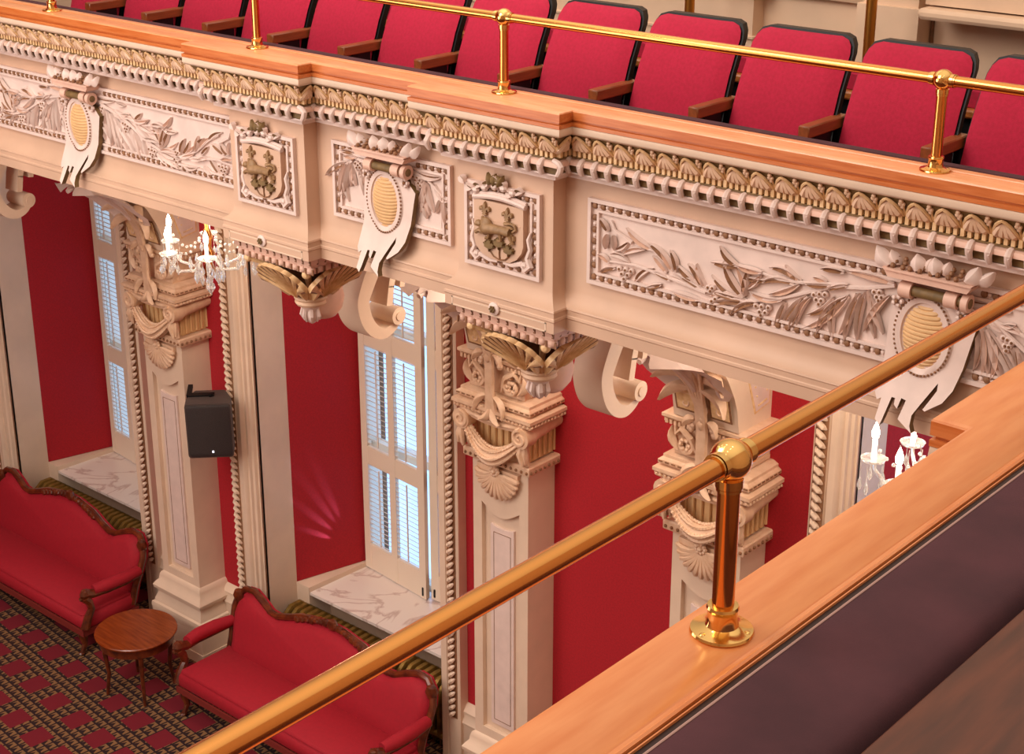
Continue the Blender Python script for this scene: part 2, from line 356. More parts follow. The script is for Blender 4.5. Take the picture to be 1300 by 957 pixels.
# ------------------------------------------------------------------ relief panels
LEAF = [((-1.77,.094),(-1.826,.153)),((-1.777,.079),(-1.783,.001)),((-1.738,.081),(-1.728,.005)),((-1.728,.005),(-1.645,.067)),((-1.673,-.003),(-1.537,.047)),((-1.759,-.024),(-1.634,-.04)),((-1.758,-.066),(-1.837,-.037)),((-1.726,-.088),(-1.827,-.136)),((-1.6,-.136),(-1.489,-.039)),((-1.492,.054),(-1.662,.134)),((-1.386,-.006),(-1.523,.083)),((-1.363,-.027),(-1.448,.069)),((-1.348,-.03),(-1.389,.075)),((-1.193,-.072),(-1.284,.03)),((-1.171,-.073),(-1.234,.038)),((-1.244,-.052),(-1.342,.009)),((-1.406,-.043),(-1.496,.025)),((-1.383,-.078),(-1.488,-.054)),((-1.434,-.11),(-1.53,-.149)),((-1.287,-.08),(-1.42,-.073)),((-1.177,-.096),(-1.332,-.046)),((-1.204,-.137),(-1.373,-.127)),((-.945,-.078),(-1.146,.001)),((-.953,-.068),(-1.077,.084)),((-.946,-.06),(-1.01,.079)),((-.958,-.056),(-.938,.073)),((-.935,-.021),(-.865,.062)),((-.989,.078),(-1.098,.156)),((-.975,.081),(-1.15,.065)),((-.859,.075),(-1.003,.081)),((-.843,.036),(-.952,.031)),((-.653,.078),(-.742,.136)),((-.659,.071),(-.827,.104)),((-.684,.055),(-.869,.018)),((-.658,.061),(-.819,-.023)),((-.945,-.081),(-1.142,-.077)),((-.938,-.089),(-1.169,-.11)),((-.91,-.095),(-1.181,-.167)),((-.876,-.077),(-1.024,-.171)),((-.744,-.033),(-.927,-.031)),((-.615,.015),(-.735,-.158)),((-.596,.013),(-.657,-.134)),((-.64,-.009),(-.701,-.169)),((-.73,-.041),(-.775,-.168)),((-.401,.063),(-.649,-.158)),((-.413,.054),(-.55,-.154)),((-.365,.077),(-.442,-.14)),((-.347,.087),(-.403,-.15)),((-.317,.099),(-.341,-.135)),((-.306,.111),(-.212,-.074)),((-.292,.093),(-.256,-.106)),((-.202,.108),(-.312,-.084)),((-.462,.031),(-.462,-.159)),((-.475,.04),(-.615,-.075)),((-.518,.099),(-.59,.109)),((-.406,.112),(-.51,.068)),((-.183,.166),(-.423,.174)),((-.493,.095),(-.633,.074)),((-.429,.167),(-.551,.159))]
STEM = [[(-.177,.159),(-.319,.116),(-.479,.089),(-.604,.035),(-.784,-.042),(-.945,-.084),(-1.056,-.091),(-1.17,-.085),(-1.363,-.027),(-1.5,.058),(-1.623,.11)],[(-.418,.109),(-.53,.089),(-.646,.071),(-.764,.06),(-.872,.072),(-.982,.079)],[(-1.17,-.092),(-1.391,-.065),(-1.603,-.046),(-1.758,-.059)],[(-1.622,.065),(-1.731,.108),(-1.755,.154)]]
BERRY = [(-1.694,-.085),(-1.656,-.083),(-1.62,-.082),(-1.678,-.107),(-1.642,-.106),(-1.662,-.13),(-1.157,-.064),(-1.132,-.062),(-1.142,-.079),(-1.112,-.112),(-1.132,-.127),(-.882,-.095),(-.851,-.091),(-.814,-.088),(-.86,-.118),(-.83,-.116),(-.852,-.133),(-.577,.029),(-.548,.038),(-.52,.042),(-.563,.009),(-.537,.009),(-.549,-.01),(-.275,.109),(-.249,.112),(-.261,.089),(-.237,.092),(-.25,.074)]
MLEAF = [((-.322,.135),(-.513,.027)),((-.338,.129),(-.393,-.05)),((-.302,.142),(-.362,-.045)),((-.351,.08),(-.329,-.097)),((-.297,.136),(-.309,-.006)),((-.277,.136),(-.205,-.038)),((-.289,.091),(-.263,.009)),((-.368,-.053),(-.391,-.094)),((-.217,.132),(-.241,.056)),((-.188,.122),(-.208,.019)),((-.254,.189),(-.385,.189)),((-.245,.177),(-.356,.166)),((.2,.174),(.413,.177)),((.126,.203),(.376,.163)),((.274,.132),(.208,-.033)),((.283,.12),(.241,-.055)),((.274,.125),(.306,-.057)),((.292,.121),(.344,-.036)),((.261,.005),(.292,-.081)),((.348,.117),(.45,.025)),((.411,.06),(.362,-.039)),((.411,.067),(.425,-.088)),((.401,.051),(.398,-.116)),((.181,.15),(.225,.04)),((.383,.069),(.455,.045)),((.152,.145),(.274,.146))]
MSTEM = [[(.096,.17),(.2,.174),(.293,.142),(.402,.072)],[(-.186,.158),(-.255,.168),(-.355,.18)],[(-.286,.149),(-.391,.095),(-.5,.03)]]
MBERRY = [(-.257,.139),(-.237,.132),(-.217,.146),(-.248,.116),(-.223,.12),(.199,.14),(.227,.141),(.246,.127),(.213,.125),(.236,.111),(.25,.1)]

def frame(th, fn, u0, u1, v0, v1, gap=None, pitch=.052, beads=True):
    # moulded frame: outer fillet, bead row, inner fillet; gap=(a,b) leaves the runs clear behind a cartouche
    W = .068
    mb = MB()
    def run(a, b, w0, w1, c0, c1, horiz, k=0):
        if horiz: mb.prism([(a, w0), (b, w0), (b, w1), (a, w1)], fn, c0, c1, k)
        else: mb.prism([(w0, a), (w1, a), (w1, b), (w0, b)], fn, c0, c1, k)
    for s0, s1, c in ((0, .02, .026), (.02, W-.014, .008), (W-.014, W, .02)):
        for (w0, w1) in ((v0+s0, v0+s1), (v1-s1, v1-s0)): run(u0+s0, u1-s0, w0, w1, -.01, c, True)
        for (w0, w1) in ((u0+s0, u0+s1), (u1-s1, u1-s0)): run(v0+s1, v1-s1, w0, w1, -.01, c, False)
    mb.build('panel_frame', PINK, th)
    m = (W+.006)/2
    nu = round((u1-u0-2*m)/pitch); nv = round((v1-v0-2*m)/(pitch*1.12))
    H = [(u0+m+(u1-u0-2*m)*i/nu) for i in range(nu+1)]; V = [v0+m+(v1-v0-2*m)*i/nv for i in range(1, nv)]
    rows = [[(u, v) for u in H] for v in (v0+m, v1-m)]+[[(u, v) for v in V] for u in (u0+m, u1-m)]
    if gap:
        r2 = []
        for r in rows[:2]: r2 += [[q for q in r if q[0] < gap[0]], [q for q in r if q[0] > gap[1]]]
        rows = r2+rows[2:]
    for r in rows:
        mb = MB()
        for u, v in r: mb.ball(fn(u, v, .01), (.0175, .013, .0175), 8, 0, 5)
        for (a, b), (c, d) in zip(r, r[1:]): mb.ball(fn((a+c)/2, (b+d)/2, .01), (.0125, .010, .0105), 6, 1, 4)
        a, b = r[0]; c, d = r[-1]
        mb.prism([(min(a, c)-.004, min(b, d)-.004), (max(a, c)+.004, min(b, d)-.004), (max(a, c)+.004, max(b, d)+.004), (min(a, c)-.004, max(b, d)+.004)], fn, 0, .0105, 1)
        mb.build('bead_row', [BROWN, PINK], th)

def spray(th, fn, leaves, stems, berries, sgn=1, w=.017):
    def g(p, c): return fn(p[0], p[1], c)
    mb = MB()
    for st in stems: 
        n = len(st); mb.tube([g(p, .014) for p in st], [.0115-.006*i/(n-1) for i in range(n)], 6, 0)
    mb.build('stem', PINK, th)
    mb = MB(); rr = random.Random(5)
    for i, (a, b) in enumerate(leaves):
        L = math.hypot(b[0]-a[0], b[1]-a[1])
        mb.leaf(g(a, 0), g(b, 0), min(w*1.25, w*.75+L*.035), (0, -1, 0), .017+.006*rr.random(), rr.uniform(-.12, .12), 0, 1 if i % 5 in (0, 2, 3) else 2, 8, base=.004+.012*rr.random())  # brown and tan inner strips put the undercut shadow into the leaf colour
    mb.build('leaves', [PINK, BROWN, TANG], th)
    cl = []
    for p in berries:
        for c in cl:
            if any(math.hypot(p[0]-o[0], p[1]-o[1]) < .06 for o in c): c.append(p); break
        else: cl.append([p])
    for c in cl:
        mb = MB()
        for p in c: mb.ball(g(p, .014), .0165, 8, 0, 5); mb.ball(g((p[0]+.002, p[1]+.003), .027), .0075, 6, 1, 3)
        mb.build('berry_cluster', [PINK, BROWN], th)
def panel(xc, u0, u1, label, sides):
    FY = 6.1; fn = lambda u, v, c: (xc+u, FY-c, -2.39+v)
    th = thing('relief_panel', (xc, FY, -2.62), label, 'relief panel', 'relief panels along the balcony front')
    mb = MB(); mb.prism([(u0+.05, -.16), (u1-.05, -.16), (u1-.05, .2), (u0+.05, .2)], fn, -.012, .003); mb.build('background', PINK, th)
    frame(th, fn, u0, u1, -.198, .248, (-.17, .22))
    if sides == 'mid': spray(th, fn, MLEAF, MSTEM, MBERRY, w=.02)
    else:
        lv, st, be = [], [], []
        for s in sides:
            k = ((abs(u0) if s < 0 else u1)-.045)/1.853
            f = lambda p: (p[0]*k if s < 0 else -p[0]*k, p[1]+(0 if s < 0 else .0))
            lv += [(f(a), f(b)) for a, b in LEAF]; st += [[f(p) for p in q] for q in STEM]; be += [f(p) for p in BERRY]
        spray(th, fn, lv, st, be)
    return th
panel(-9.09, -1.66, 1.66, 'long relief panel of laurel sprays on the balcony, left of both crests', (-1, 1))
panel(-6.207, -.45, .475, 'short relief panel of drooping leaves between the two crest panels', 'mid')
panel(-2.92, -1.873, 1.25, 'long relief panel of laurel sprays on the balcony, right of both crests', (-1, 1))

# ------------------------------------------------------------------ cartouches
PLATE = [(-.132,.105),(-.142,.04),(-.149,-.062),(-.154,-.164),(-.154,-.233),(-.154,-.307),(-.136,-.336),(-.116,-.323),(-.12,-.413),(-.091,-.435),(-.084,-.405),(-.068,-.311),(-.05,-.311),(-.049,-.337),(-.029,-.351),(-.021,-.305),(.003,-.309),(-.012,-.39),(.068,-.431),(.051,-.404),(.048,-.361),(.073,-.312),(.129,-.21),(.134,-.24),(.091,-.327),(.102,-.332),(.172,-.282),(.205,-.225),(.23,-.13),(.253,-.027),(.273,.061),(.227,.105),(.156,.141),(.096,.149),(.02,.17),(-.07,.15)]
def cartouche(xc, label):
    FY = 6.075; fn = lambda u, v, c: (xc+u, FY-c-max(0, -.17-v)*.42, -2.39+v)
    th = thing('cartouche', (xc, FY, -2.83), label, 'cartouche', 'oval cartouches on the balcony front')
    P = [(a*.96-.02, b) for a, b in PLATE]
    mb = MB(); mb.prism(P, fn, -.005, .03, 0, 1, .0)
    mb.build('plate', [PINK, OLIVE], th)
    ou, ov = .006, -.02
    mb = MB(); n = 40
    def ell(a, b): return [(ou+a*math.cos(2*PI*i/n), ov+b*math.sin(2*PI*i/n)) for i in range(n)]
    rings = [(ell(.142, .188), .03), (ell(.128, .172), .042), (ell(.104, .15), .04), (ell(.098, .144), .018)]
    vs = [fn(a, b, c) for r, c in rings for a, b in r]
    mb.add(vs, [(k*n+i, k*n+(i+1) % n, (k+1)*n+(i+1) % n, (k+1)*n+i) for k in range(3) for i in range(n)], 0)
    m = 52
    for i in range(m):
        a = 2*PI*i/m; mb.ball(fn(ou+.133*math.cos(a), ov+.178*math.sin(a), .041), .0062, 6, 1, 3)
    mb.build('beaded_ring', [PINK, BROWN], th)
    mb = MB(); K = 15
    for i in range(K):          # domed oval of horizontal ribs
        z0 = -.146+.292*i/K; z1 = z0+.292/K
        rows = []
        for z in (z0, z0+.3*(z1-z0), z0+.7*(z1-z0), z1):
            q = max(0, 1-(z/.147)**2)**.5
            dz = .0 if z in (z0, z1) else .006
            rows.append([fn(ou+.1*q*math.sin(PI/2*s), ov+z-.012*math.cos(PI*s/2), .018+.03*q*math.cos(PI/2*s)+dz) for s in [j/5-1 for j in range(11)]])
        for r in range(3):
            for j in range(10): mb.add([rows[r][j], rows[r][j+1], rows[r+1][j+1], rows[r+1][j]], [(0, 1, 2, 3)], 0)
    mb.build('ribbed_oval', FLUTE, th)
    mb = MB()
    rv = .178
    mb.tube([fn(-.1, rv, .055), fn(.19, rv, .055)], .024, 12, 1)
    for u in (-.075, .135):
        mb.tube([fn(u-.028, rv, .055), fn(u+.028, rv, .055)], .036, 16, 0)
    mb.tube([fn(.185, rv, .055), fn(.215, rv, .055)], .04, 16, 0)
    mb.tube([fn(.2, rv, .055), fn(.217, rv, .055)], .022, 12, 1)
    mb.build('scroll_roll', [ROSE, OLIVE], th)
    mb = MB()
    mb.prism([(-.15, .232), (.215, .232), (.235, .262), (-.17, .262)], fn, .0, .10, 0)
    mb.prism([(-.165, .262), (.23, .262), (.24, .272), (-.175, .272)], fn, .0, .108, 0)
    mb.build('crown_shelf', ROSE, th)
    mb = MB(); rr = random.Random(3)
    for i in range(8):
        for j in range(3): mb.ball(fn(-.13+.042*i+rr.uniform(-.008, .008), .283+.012*j, .09-.02*j), .013, 6, 1, 4)
    for u, s in ((-.15, -1), (-.02, 0), (.06, 0), (.2, 1)):
        mb.leaf(fn(u, .275, .085), fn(u+s*.06-.015, .345, .06), .038, (0, -1, .5), .03, .1*s, 0, 0, 5, False)
        mb.leaf(fn(u+.03, .275, .06), fn(u+s*.06+.05, .335, .05), .03, (0, -1, .5), .03, .1*s, 0, 0, 5, False)
    mb.build('crown_leaves', [PINK, BROWN], th)
    mb = MB()
    for u in (-.12, .18):      # small rosettes below the roll
        for k in range(5):
            a = 2*PI*k/5; mb.ball(fn(u+.02*math.cos(a), .115+.02*math.sin(a), .045), .013, 6, 0, 4)
        mb.ball(fn(u, .115, .055), .01, 6, 1, 4)
    mb.build('rosette', [PINK, BROWN], th)
    # winding slot edges of the lower tongues
    return th
cartouche(-9.09, 'oval cartouche with ribbed centre on the leftmost relief panel')
cartouche(-6.207, 'oval cartouche between the two crests on the balcony front')
cartouche(-2.93, 'large oval cartouche crossed by the near brass rail')

# ------------------------------------------------------------------ crest panels
LION = [(-.129,.035),(-.117,.047),(-.093,.055),(-.057,.052),(-.045,.02),(.011,.025),(.05,.03),(.066,.048),(.09,.046),(.105,.034),(.092,.03),(.086,.037),(.074,.036),(.068,.022),(.085,.012),(.094,.0),(.113,-.004),(.113,-.028),(.095,-.028),(.09,-.014),(.07,.0),(.043,-.004),(.04,-.024),(.011,-.034),(.004,-.022),(.012,-.008),(-.045,-.015),(-.077,-.019),(-.117,-.034),(-.15,-.028),(-.137,-.012),(-.113,-.009),(-.121,.012)]
FLEUR = [(0,.042),(.008,.03),(.01,.014),(.006,.0),(.012,.01),(.024,.017),(.034,.012),(.037,.0),(.032,-.01),(.026,-.006),(.026,.002),(.018,.0),(.012,-.01),(.016,-.012),(.016,-.018),(.008,-.018),(.016,-.03),(0,-.034)]
FLEUR = FLEUR+[(-a, b) for a, b in reversed(FLEUR[1:-1])]
MAPLE = [(0,.04),(.008,.026),(.016,.03),(.015,.012),(.03,.02),(.034,.01),(.042,.01),(.032,-.004),(.036,-.01),(.016,-.018),(.004,-.02),(0,-.036)]
MAPLE = MAPLE+[(-a, b) for a, b in reversed(MAPLE[1:-1])]
def crest(xc, label):
    FY = 6.0; fn = lambda u, v, c: (xc+u, FY-c, -2.39+v)
    th = thing('crest_panel', (xc, FY, -2.62), label, 'coat of arms', 'crest panels on the balcony blocks')
    mb = MB(); mb.prism([(-.24, -.2), (.24, -.2), (.24, .22), (-.24, .22)], fn, -.012, .004); mb.build('background', BEIGE, th)
    frame(th, fn, -.258, .258, -.222, .236, None, .054)
    mb = MB()
    sh = [(-.175, .15), (-.175, -.06), (-.165, -.1), (-.13, -.135), (-.07, -.155), (0, -.16), (.07, -.155), (.115, -.13), (.15, -.09), (.162, -.05), (.162, .15)]
    mb.prism(sh, fn, .0, .04, 0, None)
    mb.prism([(-.16, .05), (.145, .05), (.145, .053), (-.16, .053)], fn, .04, .042, 0)
    mb.build('shield', BEIGE, th)
    mb = MB()
    arc = [(-.18+.355*i/10, .158+.02*math.sin(PI*i/10)) for i in range(11)]
    mb.tube([fn(a, b, .035) for a, b in arc], .016, 8, 0)
    mb.tube([fn(a, b+.018, .03) for a, b in arc], .008, 6, 0)
    mb.build('shield_rim', PINK, th)
    mb = MB(); mb.prism(LION, fn, .038, .056, 0, None, .06)
    mb.ball(fn(-.082, .018, .054), (.044, .024, .05), 12, 0); mb.ball(fn(-.12, .03, .064), (.024, .02, .02), 8, 0); mb.ball(fn(-.138, .022, .066), (.012, .012, .01), 6, 0)
    mb.ball(fn(-.1, .06, .056), (.012, .01, .012), 6, 0)
    mb.tube([fn(-.08, .008, .054), fn(-.02, .012, .056), fn(.04, .014, .054), fn(.085, .012, .052)], [.034, .026, .023, .026], 10, 0)
    mb.tube([fn(-.1, -.01, .054), fn(-.13, -.012, .056), fn(-.15, -.026, .054)], [.014, .011, .012], 7, 0)
    for u, w2 in ((-.055, -.012), (.02, .0), (.085, .018)):
        mb.tube([fn(u, .0, .054), fn(u+w2*.3, -.022, .054), fn(u+w2, -.044, .052), fn(u+w2-.018, -.047, .054)], [.017, .012, .01, .009], 7, 0)
    mb.tube([fn(.098, .018, .05), fn(.122, .034, .05), fn(.115, .056, .05), fn(.08, .06, .05), (fn(.045, .052, .05))], [.008, .008, .007, .007, .012], 6, 0)
    mb.build('lion', EMBL, th)
    for u, v in ((-.092, .105), (.062, .1)):
        mb = MB(); mb.prism([(a*1.05+u, b+v) for a, b in FLEUR], fn, .038, .056, 0, None, .1); mb.build('fleur_de_lis', EMBL, th)
    for u, v, s in ((-.062, -.083, 1.), (.004, -.062, 1.), (.07, -.088, .95)):
        mb = MB(); mb.prism([(a*s+u, b*s+v) for a, b in MAPLE], fn, .038, .058, 0, None, .15); 
        mb.tube([fn(u, v-.03, .044), fn(u*.6, v-.055, .044), fn(.006, -.15, .044)], .004, 5, 1); mb.build('maple_leaf', [OLIVE, BROWN], th)
    mb = MB(); rr = random.Random(8)
    top = [(-.285, .245), (-.24, .215), (-.18, .2), (-.12, .222), (-.06, .262), (0, .262), (.04, .225), (.1, .215), (.16, .235)]
    for a, b in zip(top, top[1:]): mb.leaf(fn(a[0], a[1], .02), fn(b[0], b[1], .03), .024, (0, -1, 0), .03, rr.uniform(-.2, .2), 0, 1, 5)
    for u in (-.16, -.1, -.03, .03, .09): mb.ball(fn(u, .205+.03*math.cos(u*12), .04), (.024, .02, .018), 7, 0, 4)
    mb.ball(fn(-.03, .262, .03), (.045, .025, .032), 9, 1, 5)
    for u in (-.06, -.03, 0): mb.leaf(fn(u, .24, .05), fn(u+(u+.03)*.8, .3, .03), .018, (0, -1, 0), .02, 0, 1, 1, 4, False)
    mb.build('crown_garland', [PINK, OLIVE], th)
    mb = MB()
    for s in (-1, 1):
        pts = [(.02*s, -.165), (.08*s, -.168), (.14*s, -.15), (.17*s, -.175), (.2*s, -.15), (.18*s, -.11), (.2*s, -.06), (.185*s, -.01), (.2*s, .03)]
        mb.tube([fn(a, b, .025) for a, b in pts], [.012, .014, .016, .018, .02, .017, .015, .013, .006], 6, 0)
        mb.tube([fn(a+.012*s, b, .012) for a, b in pts], .009, 5, 1)
        mb.ball(fn(.165*s, -.15, .03), .02, 8, 0)
    mb.build('scroll_ribbon', [PINK, BROWN], th)
crest(-7.13, 'square crest panel with lion and leaves, left of the middle cartouche')
crest(-5.28, 'square crest panel with lion and leaves, right of the middle cartouche')

# ------------------------------------------------------------------ scroll brackets and hanging corbels under each block
def bracket(xc, label):
    th = thing('scroll_bracket', (xc, 7.2, -3.72), label, 'bracket', 'scroll brackets under the balcony')
    out = [(7.32, -2.86), (7.08, -2.9), (6.93, -3.02), (6.81, -3.2), (6.754, -3.3), (6.717, -3.398), (6.722, -3.493), (6.765, -3.6), (6.84, -3.68), (6.925, -3.717), (7.0, -3.712), (7.07, -3.67), (7.108, -3.595), (7.1, -3.545), (7.06, -3.525), (7.02, -3.545), (7.012, -3.58), (7.035, -3.605), (7.062, -3.59)]
    th_ = [.13, .13, .125, .12, .115, .105, .1, .095, .085, .075, .065, .055, .045, .036, .03, .025, .02, .015, .01]
    # smooth the outline
    def cr(P, m=4):
        o = []
        for i in range(len(P)-1):
            p = [Vector(P[max(0, min(len(P)-1, i+j))]) for j in (-1, 0, 1, 2)]
            for s in range(m):
                t = s/m
                o.append(.5*((2*p[1])+(p[2]-p[0])*t+(2*p[0]-5*p[1]+4*p[2]-p[3])*t*t+(3*p[1]-p[0]-3*p[2]+p[3])*t**3))
        o.append(Vector(P[-1])); return o
    O = cr([(a, b) for a, b in out]); Tn = cr([(a, 0) for a in th_])
    I = []
    for i, p in enumerate(O):
        t = (O[min(i+1, len(O)-1)]-O[max(i-1, 0)]).normalized(); nn = Vector((-t.y, t.x)); I.append(p+nn*Tn[i].x)
    mb = MB(); n = len(O); w = .105
    vs = []
    for x, ins in ((xc-w, 0), (xc-w+.012, .012), (xc+w-.012, .012), (xc+w, 0)):
        pass
    secs = [(xc-w, O, I), (xc+w, O, I)]
    for x, a, b in secs: vs += [(x, p.x, p.y) for p in a]+[(x, p.x, p.y) for p in b]
    S = 2*n; fs = []
    for i in range(n-1):
        fs.append((i, i+1, n+i+1, n+i)); fs.append((S+i, S+n+i, S+n+i+1, S+i+1))
        fs.append((i, S+i, S+i+1, i+1)); fs.append((n+i, n+i+1, S+n+i+1, S+n+i))
    mb.add(vs, fs, 0); mb.build('scroll', CREAM, th, sharp=30)
    mb = MB()
    mb.tube([(xc-w, 7.06, -3.585), (xc+w+.025, 7.06, -3.585)], .062, 20); mb.tube([(xc+w+.02, 7.06, -3.585), (xc+w+.034, 7.06, -3.585)], .03, 14)
    mb.build('scroll_eye', CREAM, th)
    for k, (y0, z0, y1, z1, r) in enumerate(((7.0, -3.5, 7.28, -2.9, .026), (7.12, -3.4, 7.32, -2.92, .022))):
        mb = MB(); pts = []
        for i in range(9):
            t = i/8; pts.append((xc+.02, y0+(y1-y0)*(t**1.25), z0+(z1-z0)*(1-(1-t)**1.7)))
        P = [Vector(p) for p in pts]
        for a, b in zip(P, P[1:]):
            d = (b-a); nn = Vector((0, -d.z, d.y)).normalized()*r
            mb.obox((a+b)/2, (w*.8, 0, 0), d*.53, nn)
        mb.build('arched_rib', CREAM, th)
    return th
BR = ['large scroll bracket hanging under the balcony at the far left edge', 'large scroll bracket under the balcony block, in front of the louvered window', 'large scroll bracket under the balcony block, in front of the plain red wall']
for xc, l in zip((-11.57, -7.27, -5.28), BR): bracket(xc, l)

def corbel(xc, label):
    th = thing('hanging_corbel', (xc, 6.3, -3.42), label, 'corbel', 'hanging corbels under the blocks')
    mb = MB()
    x0, x1, y0, y1 = xc-.345, xc+.345, 5.992, 6.6
    mb.box(x0+.005, x1-.005, y0+.005, y1, -2.915, -2.862); mb.box(x0+.018, x1-.018, y0+.018, y1, -2.968, -2.915)
    for (a, b) in (((x0, y0), (x1, y0)), ((x1, y0), (x1, y1)), ((x0, y1), (x0, y0))):
        a = Vector((a[0], a[1], 0)); b = Vector((b[0], b[1], 0)); d = b-a; L = d.length; t = d/L; nn = Vector((t.y, -t.x, 0)); n = round(L/.062)
        for i in range(n):
            c = a+t*(L*(i+.5)/n)
            mb.add([c-t*.028+Vector((0,0,-2.905)), c+t*.028+Vector((0,0,-2.905)), c+t*.02+nn*.012+Vector((0,0,-2.87)), c-t*.028+nn*.002+Vector((0,0,-2.87))], [(0,1,2,3)], 0)
            mb.obox(c+t*.024-nn*.002+Vector((0,0,-2.89)), t*.006, nn*.004, (0,0,.017), 1)
            mb.ball(c-nn*.028+Vector((0,0,-2.945)), (.026, .026, .026), 8, 0, 5)
            mb.obox(c+t*.03-nn*.016+Vector((0,0,-2.95)), t*.006, nn*.004, (0,0,.017), 1)
    mb.build('abacus', [ROSE, BROWN], th)
    mb = MB()
    mb.lathe([(.09, -3.24), (.1, -3.2), (.11, -3.12), (.15, -3.02), (.22, -2.968)], (xc, 6.29, 0), 20, 0)
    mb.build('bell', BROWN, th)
    mb = MB(); c = Vector((xc, 6.29, 0))
    for i in range(8):
        a = PI/4*i; d = Vector((math.cos(a), math.sin(a), 0)); sd = Vector((-d.y, d.x, 0))
        if i % 2 == 0:          # ribbed shell under each side of the abacus
            NF, NT = 54, 6; G = []
            for j in range(NT+1):
                t = j/NT; row = []
                for k in range(NF+1):
                    f = (k/NF*2-1)*1.35; rib = abs(math.cos(f/1.35*PI*4.5))
                    ed = 1+.05*rib*(t > .9); tt = t*ed
                    out = .115+(.06+.15*math.cos(f)**.8)*tt**1.3 if t else .105
                    row.append(c+d*(out+.03*rib*math.sin(PI*min(1, t*.9+.1))**.5)+sd*(math.sin(f)*.205*tt)+Vector((0, 0, -3.225+.245*(math.cos(f)**.6)*tt**.85)))
                G.append(row)
            G.append([p-d*.03+Vector((0, 0, .012)) for p in G[-1]])
            for j in range(NT+1):
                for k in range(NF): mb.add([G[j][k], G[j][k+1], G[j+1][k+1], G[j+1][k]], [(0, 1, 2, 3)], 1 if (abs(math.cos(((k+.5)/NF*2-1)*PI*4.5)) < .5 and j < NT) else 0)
        else:                   # small stalk and bud under each corner
            mb.tube([c+d*.11+Vector((0, 0, -3.22)), c+d*.15+Vector((0, 0, -3.12)), c+d*.25+Vector((0, 0, -3.02)), c+d*.38+Vector((0, 0, -2.98))], [.022, .018, .024, .02], 8, 0)
            mb.leaf(c+d*.12+sd*.02+Vector((0, 0, -3.22)), c+d*.2+sd*.07+Vector((0, 0, -3.11)), .03, d+Vector((0, 0, -.6)), .03, 0, 0, 0, 6, False)
            mb.leaf(c+d*.12-sd*.02+Vector((0, 0, -3.22)), c+d*.2-sd*.07+Vector((0, 0, -3.11)), .03, d+Vector((0, 0, -.6)), .03, 0, 0, 0, 6, False)
            mb.ball(c+d*.37+Vector((0, 0, -2.985)), .028, 8, 0, 6)
    mb.build('acanthus_leaves', [GILT, BROWN], th)
    mb = MB(); mb.lathe([(.06, -3.30), (.092, -3.292), (.104, -3.275), (.1, -3.258), (.108, -3.245), (.1, -3.232), (.06, -3.23)], (xc, 6.29, 0), 24); mb.build('ring', CAPM, th)
    mb = MB(); mb.lathe([(.005, -3.425), (.02, -3.415), (.045, -3.39), (.055, -3.36), (.05, -3.33), (.07, -3.3)], (xc, 6.29, 0), 16, 0)
    for i in range(8):
        a = 2*PI*i/8; d = Vector((math.cos(a), math.sin(a), 0)); mb.tube([Vector((xc, 6.29, -3.31))+d*.052, Vector((xc, 6.29, -3.36))+d*.062, Vector((xc, 6.29, -3.4))+d*.045], [.012, .016, .006], 5, 0)
    mb.build('drop', PINK, th)
    mb = MB(); prof = [(.03, -3.42), (.09, -3.40), (.13, -3.35), (.145, -3.28), (.13, -3.2), (.08, -3.12), (.06, -2.97)]
    mb.lathe(prof, (xc-.03, 6.4, 0), 24, 0); mb.build('bowl', ROSE, th)
    return th
corbel(-7.13, 'gilded hanging corbel with drop, in front of the red wall left of the window')
corbel(-5.28, 'gilded hanging corbel with drop, directly over the middle pilaster capital')

